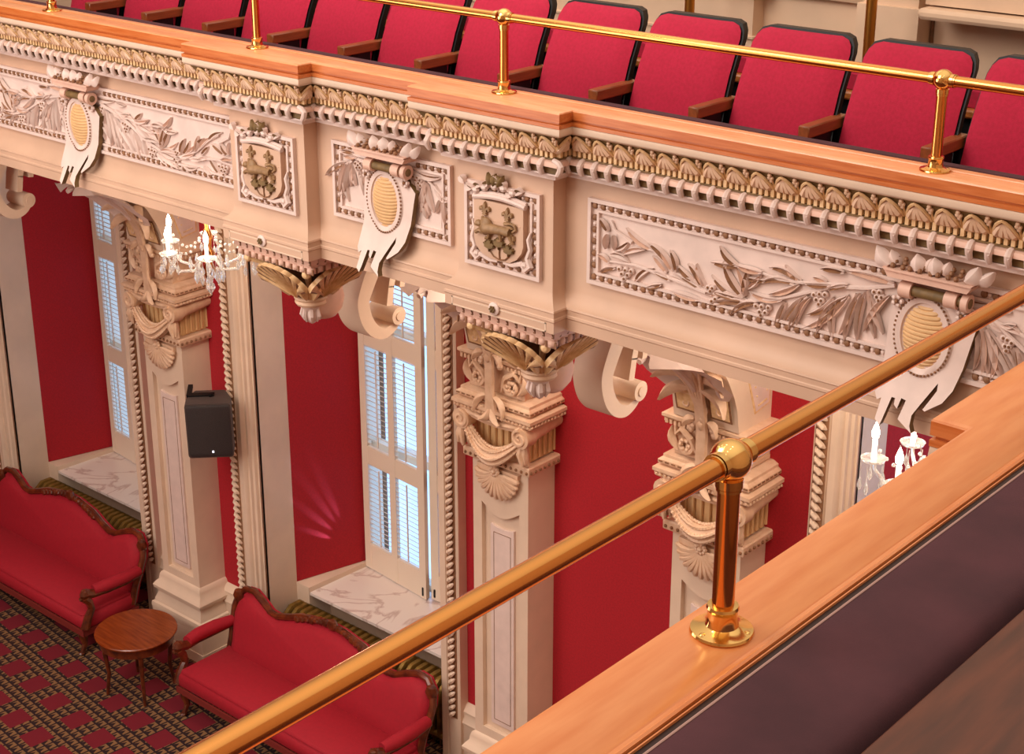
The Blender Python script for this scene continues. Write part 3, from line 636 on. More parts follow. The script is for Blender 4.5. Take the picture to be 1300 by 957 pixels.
# ------------------------------------------------------------------ pilasters
def spiral(mb, c, r, nrm_y, turns=1.6, k=0, sgn=1, tube=.016):
    pts = []
    for i in range(22):
        t = i/21; a = PI/2+sgn*t*turns*2*PI; q = r*(1-.85*t); pts.append((c[0]+q*math.cos(a), nrm_y, c[2]+q*math.sin(a)))
    mb.tube(pts, [tube*(1-.5*i/21) for i in range(22)], 6, k)
def pilaster(xc, label):
    FY, WY = 8.0, 8.3; hw = .27
    th = thing('pilaster', (xc, 8.1, -8.12), label, 'pilaster', 'white pilasters on the far wall')
    path = [(xc-hw, WY), (xc-hw, FY), (xc+hw, FY), (xc+hw, WY)]
    mb = MB(); mb.box(xc-hw-.09, xc+hw+.09, FY-.09, WY, -8.12, -7.80); mb.box(xc-hw-.1, xc+hw+.1, FY-.1, WY, -8.12, -8.02); mb.build('plinth', CREAM, th)
    mb = MB(); sweep(mb, [(0, -7.80), (-.09, -7.80), (-.095, -7.76), (-.1, -7.73), (-.095, -7.70), (-.075, -7.69), (-.07, -7.66), (-.045, -7.60), (-.05, -7.57), (-.075, -7.55), (-.08, -7.52), (-.06, -7.49), (-.035, -7.46), (-.03, -7.42), (-.02, -7.39), (0, -7.375)], path); mb.build('base', CREAM, th)
    mb = MB(); fn = lambda u, v, c: (xc+u, FY+.04-c, v)
    mb.box(xc-hw, xc+hw, FY+.04, WY, -7.41, -4.9)
    mb.prism([(-hw, -7.41), (-.185, -7.41), (-.185, -4.97), (-hw, -4.97)], fn, 0, .04); mb.prism([(.185, -7.41), (hw, -7.41), (hw, -4.97), (.185, -4.97)], fn, 0, .04)
    mb.prism([(-.185, -7.41), (.185, -7.41), (.185, -7.30), (-.185, -7.30)], fn, 0, .04)
    arc = [(-.185+.37*i/12, -5.33-.085*math.sin(PI*i/12)) for i in range(13)]
    mb.prism([(-.185, -4.97)]+arc+[(.185, -4.97)], fn, 0, .04)
    mb.build('shaft', CREAM, th)
    mb = MB(); mb.prism([(-.115, -7.24), (.115, -7.24), (.115, -5.5), (.06, -5.515), (0, -5.52), (-.06, -5.515), (-.115, -5.5)], fn, 0, .02)
    mb.build('inset_panel', PINK, th)
    mb = MB()
    for x in (-.085, .081): mb.prism([(x, -7.2), (x+.004, -7.2), (x+.004, -5.56), (x, -5.56)], fn, .02, .0225)
    for z in (-7.2, -5.564): mb.prism([(-.085, z), (.085, z), (.085, z+.004), (-.085, z+.004)], fn, .02, .0225)
    mb.build('panel_line', BROWN, th)
    mb = MB()                   # rose shell hanging below the bead band
    sc = Vector((xc+.0, FY, -5.03)); rad = .2
    poly = [(0+rad*math.cos(PI+PI*i/16), -5.0+rad*1.05*math.sin(PI+PI*i/16)) for i in range(17)]
    mb.prism(poly, lambda u, v, c: (xc+u, FY-c, v), -.01, .035, 0)
    for i in range(13):
        a = PI+PI*(i+.5)/13; d = Vector((math.cos(a), 0, math.sin(a))); q = Vector((-d.z, 0, d.x))
        pts = [sc+d*.03+Vector((0, -.06, 0)), sc+d*.09+q*.012+Vector((0, -.065, 0)), sc+d*.15+q*.01+Vector((0, -.06, 0)), sc+d*.192+Vector((0, -.045, 0))]
        mb.tube(pts, [.008, .017, .022, .02], 6, 0); mb.ball(sc+d*.198+Vector((0, -.04, 0)), .021, 7, 0, 4)
    for i in range(9):
        a = 2*PI*i/9; mb.ball(sc+Vector((.035*math.cos(a), -.065, .02+.03*math.sin(a))), .017, 6, 0, 4)
    mb.ball(sc+Vector((0, -.075, .02)), .02, 7, 0, 4)
    mb.build('shell', CAPM, th)
    mb = MB(); sweep(mb, [(.05, -4.975), (-.045, -4.972), (-.05, -4.965), (-.05, -4.91), (-.04, -4.9), (.05, -4.9)], path, 0)
    for c, t, p in along(path, -.052, .05):
        mb.ball((c.x, c.y, -4.944), .0125, 7, 1, 4)
    mb.build('bead_band', [CAPM, BROWN], th)
    mb = MB(); mb.box(xc-hw+.02, xc+hw-.02, FY+.03, WY, -4.9, -4.57, 0)
    pth2 = [(xc-hw+.01, WY), (xc-hw+.01, FY+.02), (xc+hw-.01, FY+.02), (xc+hw-.01, WY)]
    for c, t, p in along(pth2, 0.0, .062):
        nn = Vector((t.y, -t.x, 0)); c3 = Vector((c.x, c.y, -4.74))
        t3 = Vector((t.x, t.y, 0)); mb.tube([c3+t3*p*.5+Vector((0,0,-.14)), c3+t3*p*.5+Vector((0,0,.14))], .013, 6, 0)
    mb.build('fluted_neck', FLUTE, th)
    for s in (-1, 1):
        mb = MB(); vx = xc+s*.285
        mb.tube([(vx, FY-.115, -4.655), (vx, FY-.02, -4.655), (vx, FY+.02, -4.65), (vx, WY, -4.62)], [.078, .078, .062, .058], 18, 0)
        spiral(mb, (vx, 0, -4.655), .066, FY-.118, 1.5, 0, s)
        mb.build('volute', CAPM, th)
    mb = MB(); mb.tube([(xc-.3+.6*i/10, FY-.08, -4.585-.03*math.sin(PI*i/10)) for i in range(11)], .022, 8); mb.tube([(xc-.28+.56*i/10, FY-.07, -4.615-.03*math.sin(PI*i/10)) for i in range(11)], .012, 6); mb.build('volute_band', CAPM, th)
    mb = MB(); N = 22; rr = random.Random(4)
    path_g = [(xc-.25+.5*i/N, FY-.07-.03*math.sin(PI*i/N), -4.70-.175*math.sin(PI*(.04+.92*i/N))) for i in range(N+1)]
    mb.tube(path_g, [.034+.022*math.sin(PI*i/N) for i in range(N+1)], 8, 0)
    for i in range(N):
        p = Vector(path_g[i]); q = Vector(path_g[i+1]); d = (q-p).normalized()
        for k in range(5):
            a = -PI*.1+PI*1.2*k/4; rad = .03+.02*math.sin(PI*i/N); up = Vector((0, 0, 1)); fr = Vector((0, -1, 0))
            o = (fr*math.sin(a)+up*math.cos(a))*rad
            mb.tube([p+o*.75, p+o*1.3+d*.025, p+o*1.22+d*.055], [.008, .0155, .003], 5, 0)
    mb.build('laurel_swag', CAPM, th)
    for s in (-1, 1):
        mb = MB()
        for k in range(7):
            b = Vector((xc+s*.3+rr.uniform(-.03, .03), FY-.06+rr.uniform(-.03, .02), -4.72))
            mb.tube([b, b+Vector((rr.uniform(-.012, .012), -.01, -.06)), b+Vector((rr.uniform(-.02, .02), 0, -.14-rr.uniform(0, .03)))], [.016, .027, .012], 6)
        mb.build('tassel', CAPM, th)
    mb = MB(); sweep(mb, [(.1, -4.58), (-.09, -4.578), (-.1, -4.565), (-.09, -4.55), (-.11, -4.535), (-.11, -4.51), (-.08, -4.5), (.1, -4.5)], path, 0)
    for c, t, p in along(path, -.1, .036): mb.ball((c.x, c.y, -4.556), .013, 6, 0, 3)
    mb.build('egg_cornice', CAPM, th)
    mb = MB(); sweep(mb, [(.1, -4.5), (-.05, -4.5), (-.06, -4.485), (-.085, -4.48), (-.085, -4.455), (-.06, -4.44), (-.06, -4.42), (-.02, -4.40), (.1, -4.40)], path, 0)
    for c, t, p in along(path, -.087, .05):
        nn = Vector((t.y, -t.x, 0)); mb.obox((c.x, c.y, -4.466), Vector((t.x, t.y, 0))*.015, nn*.003, (0, 0, .005), 1)
    mb.build('dashed_cornice', [CAPM, BROWN], th)
    mb = MB(); mb.box(xc-hw+.01, xc+hw-.01, FY-.03, WY, -4.4, -4.14, 0)
    mb.box(xc+hw-.012, xc+hw+.005, FY+.03, WY-.02, -4.385, -4.36, 0); mb.box(xc+hw-.012, xc+hw+.005, FY+.03, WY-.02, -4.215, -4.19, 0)
    mb.build('frieze', CAPM, th)
    mb = MB()
    for s in (-1, 1):           # scrolling acanthus on the frieze
        c = (xc+s*.16, 0, -4.31)
        spiral(mb, c, .075, FY-.055, 1.4, 0, s, .022)
        mb.tube([(xc+s*.06, FY-.05, -4.37), (xc+s*.11, FY-.07, -4.25), (xc+s*.19, FY-.06, -4.2), (xc+s*.235, FY-.05, -4.25), (xc+s*.25, FY-.05, -4.18)], [.012, .022, .024, .02, .012], 6)
        for a in range(6):
            q = a*PI/3; mb.ball((c[0]+.035*math.cos(q), FY-.06, c[2]+.035*math.sin(q)), .018, 6, 0, 4)
        mb.leaf((xc+s*.22, FY-.05, -4.36), (xc+s*.27, FY-.05, -4.2), .035, (0, -1, 0), .03, .2*s, 0, 0, 5, False)
    mb.build('acanthus_scrolls', CAPM, th)
    mb = MB(); sweep(mb, [(.1, -4.165), (-.06, -4.16), (-.075, -4.145), (-.075, -4.125), (-.05, -4.11), (.1, -4.11)], path, 0)
    for c, t, p in along(path, -.055, .035):
        nn = Vector((t.y, -t.x, 0)); mb.obox((c.x, c.y, -4.175), Vector((t.x, t.y, 0))*.01, nn*.016, (0, 0, .014), 0)
    mb.build('dentil_ledge', CAPM, th)
    prof = [(8.3, -4.11), (7.93, -4.11), (7.9, -3.95), (7.86, -3.85), (7.78, -3.71), (7.7, -3.6), (7.58, -3.46), (7.47, -3.3), (7.41, -3.1), (7.385, -2.9), (7.38, -2.865), (8.3, -2.865)]
    mb = MB(); mb.prism(prof, lambda a, b, c: (c, a, b), xc-hw+.02, xc+hw-.02, 0); mb.build('console', CREAM, th, sharp=20)
    mb = MB()
    for s in (-1, 1):
        for (u0, u1, v0, v1, k, e) in ((.05, .215, -4.05, -3.83, 1, 0.), (.066, .199, -4.034, -3.846, 0, .004)):
            def cf(u, v, c):
                t = (v+4.11)/.26; return (xc+s*u, 7.93-.07*t-.006-c, v)
            mb.prism([(u0, v0), (u1, v0), (u1, v1), (u0, v1)], cf, 0, .004+e, k)
        spiral(mb, (xc+s*.135, 0, -3.985), .034, 7.885, 1.2, 2, s, .009)
        mb.tube([(xc+s*.09, 7.868, -3.91), (xc+s*.18, 7.868, -3.91)], .007, 6, 2); mb.tube([(xc+s*.09, 7.86, -3.88), (xc+s*.18, 7.86, -3.88)], .007, 6, 2)
    mb.build('carved_niche', [GILT, BROWN, CAPM], th)
    mb = MB()
    for q in (-2, -1, 0, 1, 2):
        mb.tube([(xc+q*.02, FY-.09, -4.56), (xc+q*.012, FY-.11, -4.36), (xc+q*.013, FY-.11, -4.15), (xc+q*.014, 7.85, -3.95), (xc+q*.026, 7.78, -3.8), (xc+q*.055, 7.66, -3.65)], [.02, .018, .02, .018, .018, .012], 6, 0)
    for s in (-1, 1):
        mb.leaf((xc+s*.04, 7.8, -3.83), (xc+s*.25, 7.76, -3.96), .045, (0, -1, .4), .05, -.2*s, 0, 0, 7, False)
        mb.leaf((xc+s*.03, 7.76, -3.75), (xc+s*.27, 7.7, -3.79), .05, (0, -1, .4), .05, -.25*s, 0, 0, 7, False)
        mb.leaf((xc+s*.03, FY-.1, -4.4), (xc+s*.14, FY-.13, -4.55), .03, (0, -1, 0), .03, -.2*s, 0, 0, 6, False)
        mb.leaf((xc+s*.01, FY-.1, -4.5), (xc+s*.1, FY-.13, -4.6), .03, (0, -1, 0), .03, .2*s, 0, 0, 6, False)
        for a in range(3): mb.ball((xc+s*(.06+.015*a), FY-.1, -4.1-.03*a), .026, 7, 0, 4)
        mb.leaf((xc+s*.05, 7.88, -4.07), (xc+s*.13, 7.86, -4.14), .03, (0, -1, 0), .03, -.2*s, 0, 0, 6, False)
    for k in range(3): mb.ball((xc+.01*k, FY-.13, -4.1+.05*k), (.03, .02, .04), 7, 0, 4)
    mb.build('acanthus_stalk', CAPM, th)
    mb = MB()
    prev = None
    spine = [(7.83, -3.80), (7.75, -3.71), (7.66, -3.63), (7.56, -3.55), (7.44, -3.47), (7.32, -3.42), (7.24, -3.44)]
    n = 13
    for i, (y, z) in enumerate(spine):
        t = i/6; wv = (.16+.17*math.sin(PI*(.2+.6*t)))*(1.1 if i % 2 else .95)
        if i == 6: wv = .1
        row = [(xc+wv*(j/(n-1)*2-1), y-.03-.03*math.cos(PI*(j/(n-1)*2-1)*2.5), z-.015*math.cos(PI*(j/(n-1)*2-1)*2.5)-.05*(abs(j/(n-1)*2-1)**2)) for j in range(n)]
        if prev:
            for j in range(n-1): mb.add([prev[j], prev[j+1], row[j+1], row[j]], [(0, 1, 2, 3)], 0)
        prev = row
    mb.tube([(xc, y-.05, z-.03) for y, z in spine], .02, 6, 0)
    mb.build('acanthus_drape', PINK, th)
    mb = MB()                   # outlined tablet on the side cheek of the console
    xs = xc+hw-.02
    quad = [(7.93, -3.58), (8.27, -3.58), (8.27, -4.0), (8.1, -4.03)]
    mb.prism(quad, lambda a, b, c: (xs+c, a, b), 0, .004, 1)
    q2 = [(7.95, -3.595), (8.255, -3.595), (8.255, -3.99), (8.11, -4.012)]
    mb.prism(q2, lambda a, b, c: (xs+c, a, b), 0, .007, 0)
    q3 = [(8.01, -3.63), (8.22, -3.63), (8.22, -3.96), (8.13, -3.975)]
    for a, b in zip(q3, q3[1:]+q3[:1]):
        for t in (0, .2, .4, .6, .8): mb.ball((xs+.008, a[0]+(b[0]-a[0])*t, a[1]+(b[1]-a[1])*t), .008, 5, 1, 3)
    mb.build('side_tablet', [PINK, GILT], th)
    return th
p0 = pilaster(PIL[1], 'middle white pilaster with swagged capital between louvered window and red panel')
dup(p0, PIL[0]-PIL[1], label='left white pilaster beside the black speaker and round table')
dup(p0, PIL[2]-PIL[1], label='right white pilaster with swagged capital behind the near brass post')

# ------------------------------------------------------------------ far wall, niches, windows
def struct(mb, name, m, parent=None, label=None): return mb.build(name, m, parent, kind=None if parent else 'structure', label=label)
ZT = -2.86
edges = [-17.2, NICHE[0]-1.34, NICHE[0]+1.34, NICHE[1]-1.34, NICHE[1]+1.34, NICHE[2]-1.34, NICHE[2]+1.34, 1.2]
mb = MB()
for a, b in zip(edges[0::2], edges[1::2]): mb.box(a, b, 8.3, 8.5, -8.12, ZT)
wall = struct(mb, 'wall_far', REDW)
mb = MB(); bp = [(0, -8.12), (-.06, -8.12), (-.06, -7.62), (-.075, -7.58), (-.05, -7.52), (-.06, -7.48), (-.02, -7.43), (0, -7.42)]
for a, b in zip(edges[0::2], edges[1::2]): sweep(mb, bp, [(a, 8.3), (b, 8.3)])
struct(mb, 'baseboard_far', CREAM)
mb = MB(); mb.box(-17.2, 2.5, -6, 10.2, -8.3, -8.12); struct(mb, 'floor', CARPET)
mb = MB(); mb.box(-17.2, 1.2, 6.25, 8.3, -2.858, -2.425); g1 = struct(mb, 'ceiling', BEIGE)
WIN = []
for i, xc in enumerate(NICHE):
    hw = 1.11
    # architrave with rope moulding
    mb = MB()
    for s in (-1, 1):
        pr = [(1.38, 8.32), (1.38, 8.21), (1.36, 8.195), (1.27, 8.195), (1.26, 8.215), (1.25, 8.19), (1.2, 8.185), (1.185, 8.2), (1.18, 8.225), (1.155, 8.225), (1.15, 8.25), (1.13, 8.26), (1.125, 8.29), (1.11, 8.29), (1.11, 8.33)]
        mb.prism([(s*a, b) for a, b in pr], lambda a, b, c, xc=xc: (xc+a, b, c), -8.12, ZT, 0)
    tr = struct(mb, 'trim_%d' % (i+1), CREAM)
    mb = MB()
    for s in (-1, 1):
        x = xc+s*1.315; n = 74 if i != 1 else 74
        for k in range(n):
            z = -7.5+4.62*k/n
            d = Vector((.026*s, -.004, .024*1)); c = Vector((x, 8.188, z))
            mb.tube([c-d*1.15, c-d*.5+Vector((0, -.016, 0)), c+d*.5+Vector((0, -.016, 0)), c+d*1.15], [.008, .021, .021, .008], 6, 0)
        mb.box(x-.045, x+.045, 8.19, 8.196, -7.54, ZT, 1)
    mb.build('rope_moulding', [CREAM, BROWN], tr)
    # reveals: straight cream cheek, then splayed red cheek
    mb = MB(); 
    for s in (-1, 1):
        mb.prism([(s*1.11, 8.31), (s*1.11, 8.66), (s*1.3, 8.66), (s*1.3, 8.31)], lambda a, b, c, xc=xc: (xc+a, b, c), -8.12, ZT, 0)
        mb.prism([(s*1.118, 8.296), (s*1.108, 8.296), (s*1.108, 8.308), (s*1.118, 8.308)], lambda a, b, c, xc=xc: (xc+a, b, c), -8.12, ZT, 1)
        mb.prism([(s*1.11, 8.66), (s*.915, 9.41), (s*1.3, 9.41), (s*1.3, 8.66)], lambda a, b, c, xc=xc: (xc+a, b, c), -8.12, -7.45, 0)
    struct(mb, 'wall_reveal_%d' % (i+1), [CREAM, BROWN])
    mb = MB()
    for s in (-1, 1): mb.prism([(s*1.11, 8.66), (s*.915, 9.41), (s*1.3, 9.41), (s*1.3, 8.66)], lambda a, b, c, xc=xc: (xc+a, b, c), -7.36, ZT, 0)
    struct(mb, 'wall_niche_%d' % (i+1), REDW)
    mb = MB()
    for s in (-1, 1): mb.prism([(s*1.11, 8.655), (s*.94, 8.655), (s*.895, 9.41), (s*1.3, 9.41), (s*1.3, 8.655)], lambda a, b, c, xc=xc: (xc+a, b, c), -8.1, -7.365, 0)
    struct(mb, 'baseboard_niche_%d' % (i+1), CREAM)
    mb = MB(); mb.box(xc-1.3, xc+1.3, 8.9, 9.4, -8.12, -7.46); struct(mb, 'wall_breast_%d' % (i+1), BEIGE)
    # window: outer wall frame, panes, sill
    mb = MB()
    for a, b in ((-1.3, -.86), (.86, 1.3), (-.05, .05)): mb.box(xc+a, xc+b, 9.42, 9.56, -7.46, ZT)
    for z in (-7.46, -6.2, -5.0, -3.6): mb.box(xc-.9, xc+.9, 9.44, 9.54, z, z+.08)
    w = struct(mb, 'window_%d' % (i+1), WHITEP)
    mb = MB(); mb.box(xc-.86, xc+.86, 9.62, 9.64, -7.5, ZT); mb.build('window_pane', SKYG, w)
    mb = MB(); mb.box(xc-1.3, xc+1.3, 9.66, 9.7, -8.12, ZT); mb.build('window_back', BEIGE, w)
    mb = MB()
    vs = [(xc-.935, 8.66), (xc+.935, 8.66), (xc+.9, 9.4), (xc-.9, 9.4)]
    mb.prism(vs, lambda a, b, c: (a, b, c), -7.44, -7.412, 0); mb.build('window_sill', MARBLE, w)
    WIN.append(w)

def shutter(xh, s, label, ang):
    # leaf of three tiers and two louver columns; hinge at xh, leaf runs in direction s
    th = thing('window_shutter', (xh, 9.37, -7.40), label, 'shutter', 'louvered shutter leaves')
    W = .892; c, q = math.cos(ang), math.sin(ang)
    fn = lambda u, v, d: (xh+s*u*c, 9.37-u*q-d, v)
    tiers = [(-7.14, -6.30), (-6.13, -5.12), (-4.94, -4.0), (-3.85, -3.0)]
    mb = MB()
    for a, b in ((0, .085), (.40, .485), (.80, W)): mb.prism([(a, -7.4), (b, -7.4), (b, -2.93), (a, -2.93)], fn, -.02, .025)
    zs = [-7.4]+[z for t in tiers for z in t]+[-2.93]
    for z0, z1 in zip(zs[0::2], zs[1::2]): mb.prism([(0, z0), (W, z0), (W, z1), (0, z1)], fn, -.018, .022)
    mb.build('shutter_frame', WHITEP, th)
    for (a, b) in ((.085, .40), (.485, .80)):
        for z0, z1 in tiers:
            mb = MB(); n = round((z1-z0)/.047)
            for k in range(n):
                z = z0+(z1-z0)*(k+.5)/n
                A = [fn(a, z+.012, .016), fn(b, z+.012, .016), fn(b, z-.012, -.016), fn(a, z-.012, -.016)]
                B = [(p[0], p[1], p[2]+.007) for p in A]
                mb.add(A+B, [(0, 3, 2, 1), (4, 5, 6, 7), (0, 1, 5, 4), (2, 3, 7, 6), (1, 2, 6, 5), (0, 4, 7, 3)])
            mb.prism([((a+b)/2-.006, z0+.03), ((a+b)/2+.006, z0+.03), ((a+b)/2+.006, z1-.03), ((a+b)/2-.006, z1-.03)], fn, .014, .026)
            mb.build('louver_slats', WHITEP, th)
    mb = MB(); mb.prism([(W-.05, -7.37), (W-.035, -7.37), (W-.035, -7.29), (W-.05, -7.29)], fn, .025, .035); mb.build('bolt', BLACK, th)
    return th
nm = ['far left', 'middle', 'right']
s1 = shutter(NICHE[1]-.9, 1, 'white louvered shutter leaf over the marble sill, beside the middle pilaster', math.radians(6))
s2 = shutter(NICHE[1]+.9, -1, 'right-hand shutter leaf of the middle window, mostly hidden by the trim', math.radians(3))
dup(s1, NICHE[0]-NICHE[1], label='white louvered shutter leaf in the niche above the leftmost sofa')
dup(s2, NICHE[0]-NICHE[1], label='right-hand shutter leaf of the leftmost window')

# radiators
def radiator(xc, label):
    th = thing('radiator', (xc, 8.64, -8.12), label, 'radiator', 'radiators under the sills')
    n = 26
    for k in range(n):
        x = xc-1.02+2.04*k/(n-1); mb = MB()
        mb.tube([(x, 8.42, -8.0), (x, 8.42, -7.64), (x, 8.44, -7.575), (x, 8.5, -7.53), (x, 8.6, -7.53), (x, 8.66, -7.575), (x, 8.68, -7.64), (x, 8.68, -8.0)], [.028, .03, .034, .036, .036, .034, .03, .028], 7)
        mb.box(x-.006, x+.006, 8.42, 8.68, -8.1, -7.6)
        mb.build('radiator_section', GOLD, th)
    for y in (8.42, 8.68):
        mb = MB(); mb.tube([(xc-1.05, y, -8.0), (xc+1.05, y, -8.0)], .03, 8); mb.tube([(xc-1.03, y, -8.12), (xc-1.03, y, -7.95)], .02, 6); mb.tube([(xc+1.03, y, -8.12), (xc+1.03, y, -7.95)], .02, 6); mb.build('header_pipe', GOLD, th)
    return th
radiator(NICHE[1], 'gold painted radiator under the marble sill behind the nearer sofa')
radiator(NICHE[0], 'gold painted radiator under the marble sill behind the leftmost sofa')

# ------------------------------------------------------------------ sofas
def sofa(xc, label):
    th = thing('settee', (xc, 7.65, -8.12), label, 'sofa', 'red settees along the wall')
    half = [(0, -7.12), (.12, -7.125), (.38, -7.165), (.55, -7.225), (.68, -7.262), (.78, -7.255), (.9, -7.2), (1.02, -7.155), (1.13, -7.165), (1.21, -7.24), (1.235, -7.35), (1.22, -7.5), (1.2, -7.62), (1.2, -7.8)]
    out = [(-a, b) for a, b in reversed(half[1:])]+half
    fy = lambda z: 8.06-(-7.1-z)*.22*-1*-1 if False else 7.84+(z+7.8)*.32
    fn = lambda u, v, c: (xc+u, fy(v)-c, v)
    mb = MB(); mb.prism(out, fn, -.06, .0, 0)
    cx, cy = 0, -7.5
    ins = [(cx+(a-cx)*.965, cy+(b-cy)*.9) for a, b in out]; ins2 = [(cx+(a-cx)*.9, cy+(b-cy)*.75) for a, b in out]
    n = len(out); vs = [fn(a, b, .0) for a, b in ins]+[fn(a, b, .05) for a, b in [(cx+(p[0]-cx)*.95, cy+(p[1]-cy)*.86) for p in out]]+[fn(a, b, .075) for a, b in ins2]+[fn(0, -7.5, .085)]
    fs = [(r*n+i, r*n+(i+1) % n, (r+1)*n+(i+1) % n, (r+1)*n+i) for r in range(2) for i in range(n)]+[(2*n+i, 2*n+(i+1) % n, 3*n) for i in range(n)]
    mb.add(vs, fs, 0); mb.build('backrest', SOFAR, th, sharp=50)
    mb = MB(); mb.tube([fn(a, b, .0) for a, b in out], .032, 8)
    for s in (-1, 1): mb.ball(fn(s*1.2, -7.24, .01), (.06, .05, .07), 8)
    mb.build('carved_frame', DARKW, th)
    mb = MB(); rr = random.Random(9)
    mb.ball(fn(0, -7.1, .02), (.06, .04, .055), 8)
    for k in range(16):
        u = -.42+.84*k/15; mb.ball(fn(u, -7.115-.09*(abs(u)/.42)**1.6+.012, .02), (.04, .03, .022+.02*rr.random()), 7, 0, 4)
    mb.build('crest_carving', DARKW, th)
    mb = MB()
    mb.bbox(xc-1.22, xc+1.22, 7.27, 7.9, -7.86, -7.70, .04); mb.bbox(xc-1.19, xc+1.19, 7.29, 7.86, -7.72, -7.675, .022); mb.build('seat', SOFAR, th, sharp=50)
    mb = MB(); mb.box(xc-1.22, xc+1.22, 7.262, 7.28, -7.9, -7.84); mb.box(xc-1.22, xc-1.2, 7.27, 7.9, -7.9, -7.84); mb.box(xc+1.2, xc+1.22, 7.27, 7.9, -7.9, -7.84); mb.build('fringe', mat('sofa fringe', (120, 30, 20), .9), th)
    for s in (-1, 1):
        x = xc+s*1.22
        mb = MB(); mb.tube([(x, 7.93, -7.47), (x+s*.02, 7.75, -7.46), (x+s*.02, 7.55, -7.455), (x, 7.42, -7.46)], [.05, .058, .058, .05], 10); a = mb.build('arm_pad', SOFAR, th)
        mb = MB(); mb.tube([(x, 7.96, -7.5), (x+s*.02, 7.75, -7.51), (x+s*.02, 7.55, -7.505), (x, 7.40, -7.49), (x, 7.33, -7.46), (x, 7.31, -7.5), (x, 7.36, -7.56), (x, 7.38, -7.64), (x, 7.33, -7.72), (x, 7.29, -7.82)], [.03, .032, .034, .045, .05, .05, .04, .035, .04, .045], 8)
        mb.ball((x, 7.33, -7.47), (.05, .06, .055), 8); mb.build('arm_rail', DARKW, th)
    for sx in (-1, 1):
        for y, f in ((7.32, -1), (7.85, 1)):
            mb = MB(); x = xc+sx*1.15; mb.tube([(x, y, -7.84), (x, y+f*.02, -7.93), (x, y+f*.005, -8.02), (x, y+f*.05, -8.115)], [.05, .045, .026, .022], 8); mb.ball((x, y+f*.05, -8.1), (.03, .035, .02), 8); mb.build('leg', DARKW, th)
    return th
s0 = sofa(-12.87, 'red velvet settee with carved walnut frame, far left beside the round table')
dup(s0, 12.87-9.04, label='red velvet settee with carved walnut frame below the middle window, behind the brass rail')

# round side table
th = thing('side_table', (-10.83, 7.29, -8.12), 'round walnut side table between the two red settees', 'table')
mb = MB(); mb.lathe([(.3, -7.53), (.35, -7.53), (.366, -7.52), (.368, -7.508), (.36, -7.5), (.0, -7.498)], (-10.83, 7.29, 0), 40); mb.build('tabletop', TABLEW, th)
mb = MB(); mb.lathe([(.29, -7.62), (.33, -7.615), (.33, -7.53), (.29, -7.53)], (-10.83, 7.29, 0), 40); mb.build('apron', DARKW, th)
for k in range(4):
    a = PI/4+k*PI/2+.25; d = Vector((math.cos(a), math.sin(a), 0)); c = Vector((-10.83, 7.29, 0))
    mb = MB(); mb.tube([c+d*.29+Vector((0,0,-7.55)), c+d*.29+Vector((0,0,-7.7)), c+d*.27+Vector((0,0,-7.9)), c+d*.3+Vector((0,0,-8.12))], [.026, .022, .018, .015], 8); mb.build('leg', DARKW, th)

# ------------------------------------------------------------------ wall speaker
sc = Vector((-10.4, 7.95, -5.585)); fwd = Vector((.72, -.69, -.1)).normalized(); rt = Vector((0, 0, 1)).cross(fwd).normalized(); rt = Vector((.69, .72, 0)).normalized(); upv = rt.cross(fwd).normalized()
if upv.z < 0: upv = -upv
th = thing('wall_speaker', (sc.x, sc.y, sc.z-.27), 'black box loudspeaker bracketed beside the left pilaster', 'speaker')
sfn = lambda a, b, c: tuple(sc+rt*a+upv*b+fwd*c)
def rrect(w, h, r, n=4):
    o = []
    for cx, cy, a0 in ((w-r, h-r, 0), (-w+r, h-r, PI/2), (-w+r, -h+r, PI), (w-r, -h+r, 1.5*PI)):
        for i in range(n+1): o.append((cx+r*math.cos(a0+PI/2*i/n), cy+r*math.sin(a0+PI/2*i/n)))
    return o
mb = MB(); q = rrect(.195, .265, .03); q2 = [(a*.72, b*.9) for a, b in q]; n = len(q)
mb.add([sfn(a, b, .13) for a, b in q]+[sfn(a, b, 0) for a, b in q]+[sfn(a, b, -.17) for a, b in q2], [(r*n+i, r*n+(i+1) % n, (r+1)*n+(i+1) % n, (r+1)*n+i) for r in range(2) for i in range(n)]+[tuple(range(n)), tuple(range(3*n-1, 2*n-1, -1))]); mb.build('speaker_cabinet', BOXM, th)
mb = MB(); mb.prism(rrect(.183, .25, .03), sfn, .13, .142, 0, None, .03); mb.build('speaker_grille', GRILLE, th)
mb = MB(); mb.prism(rrect(.008, .01, .003), lambda a, b, c: sfn(a+.02, b-.2, c), .142, .145); mb.build('badge', LEDM, th)
mb = MB(); mb.obox(sfn(-.06, .272, -.03), Vector(rt)*.11, Vector(fwd)*.028, Vector(upv)*.006); mb.obox(sfn(-.17, .255, -.13), Vector(rt)*.02, Vector(fwd)*.1, Vector(upv)*.015); mb.tube([sfn(.02, .262, -.01), sfn(.02, .29, -.01)], .02, 12); mb.build('mounting_bracket', BLACK, th)

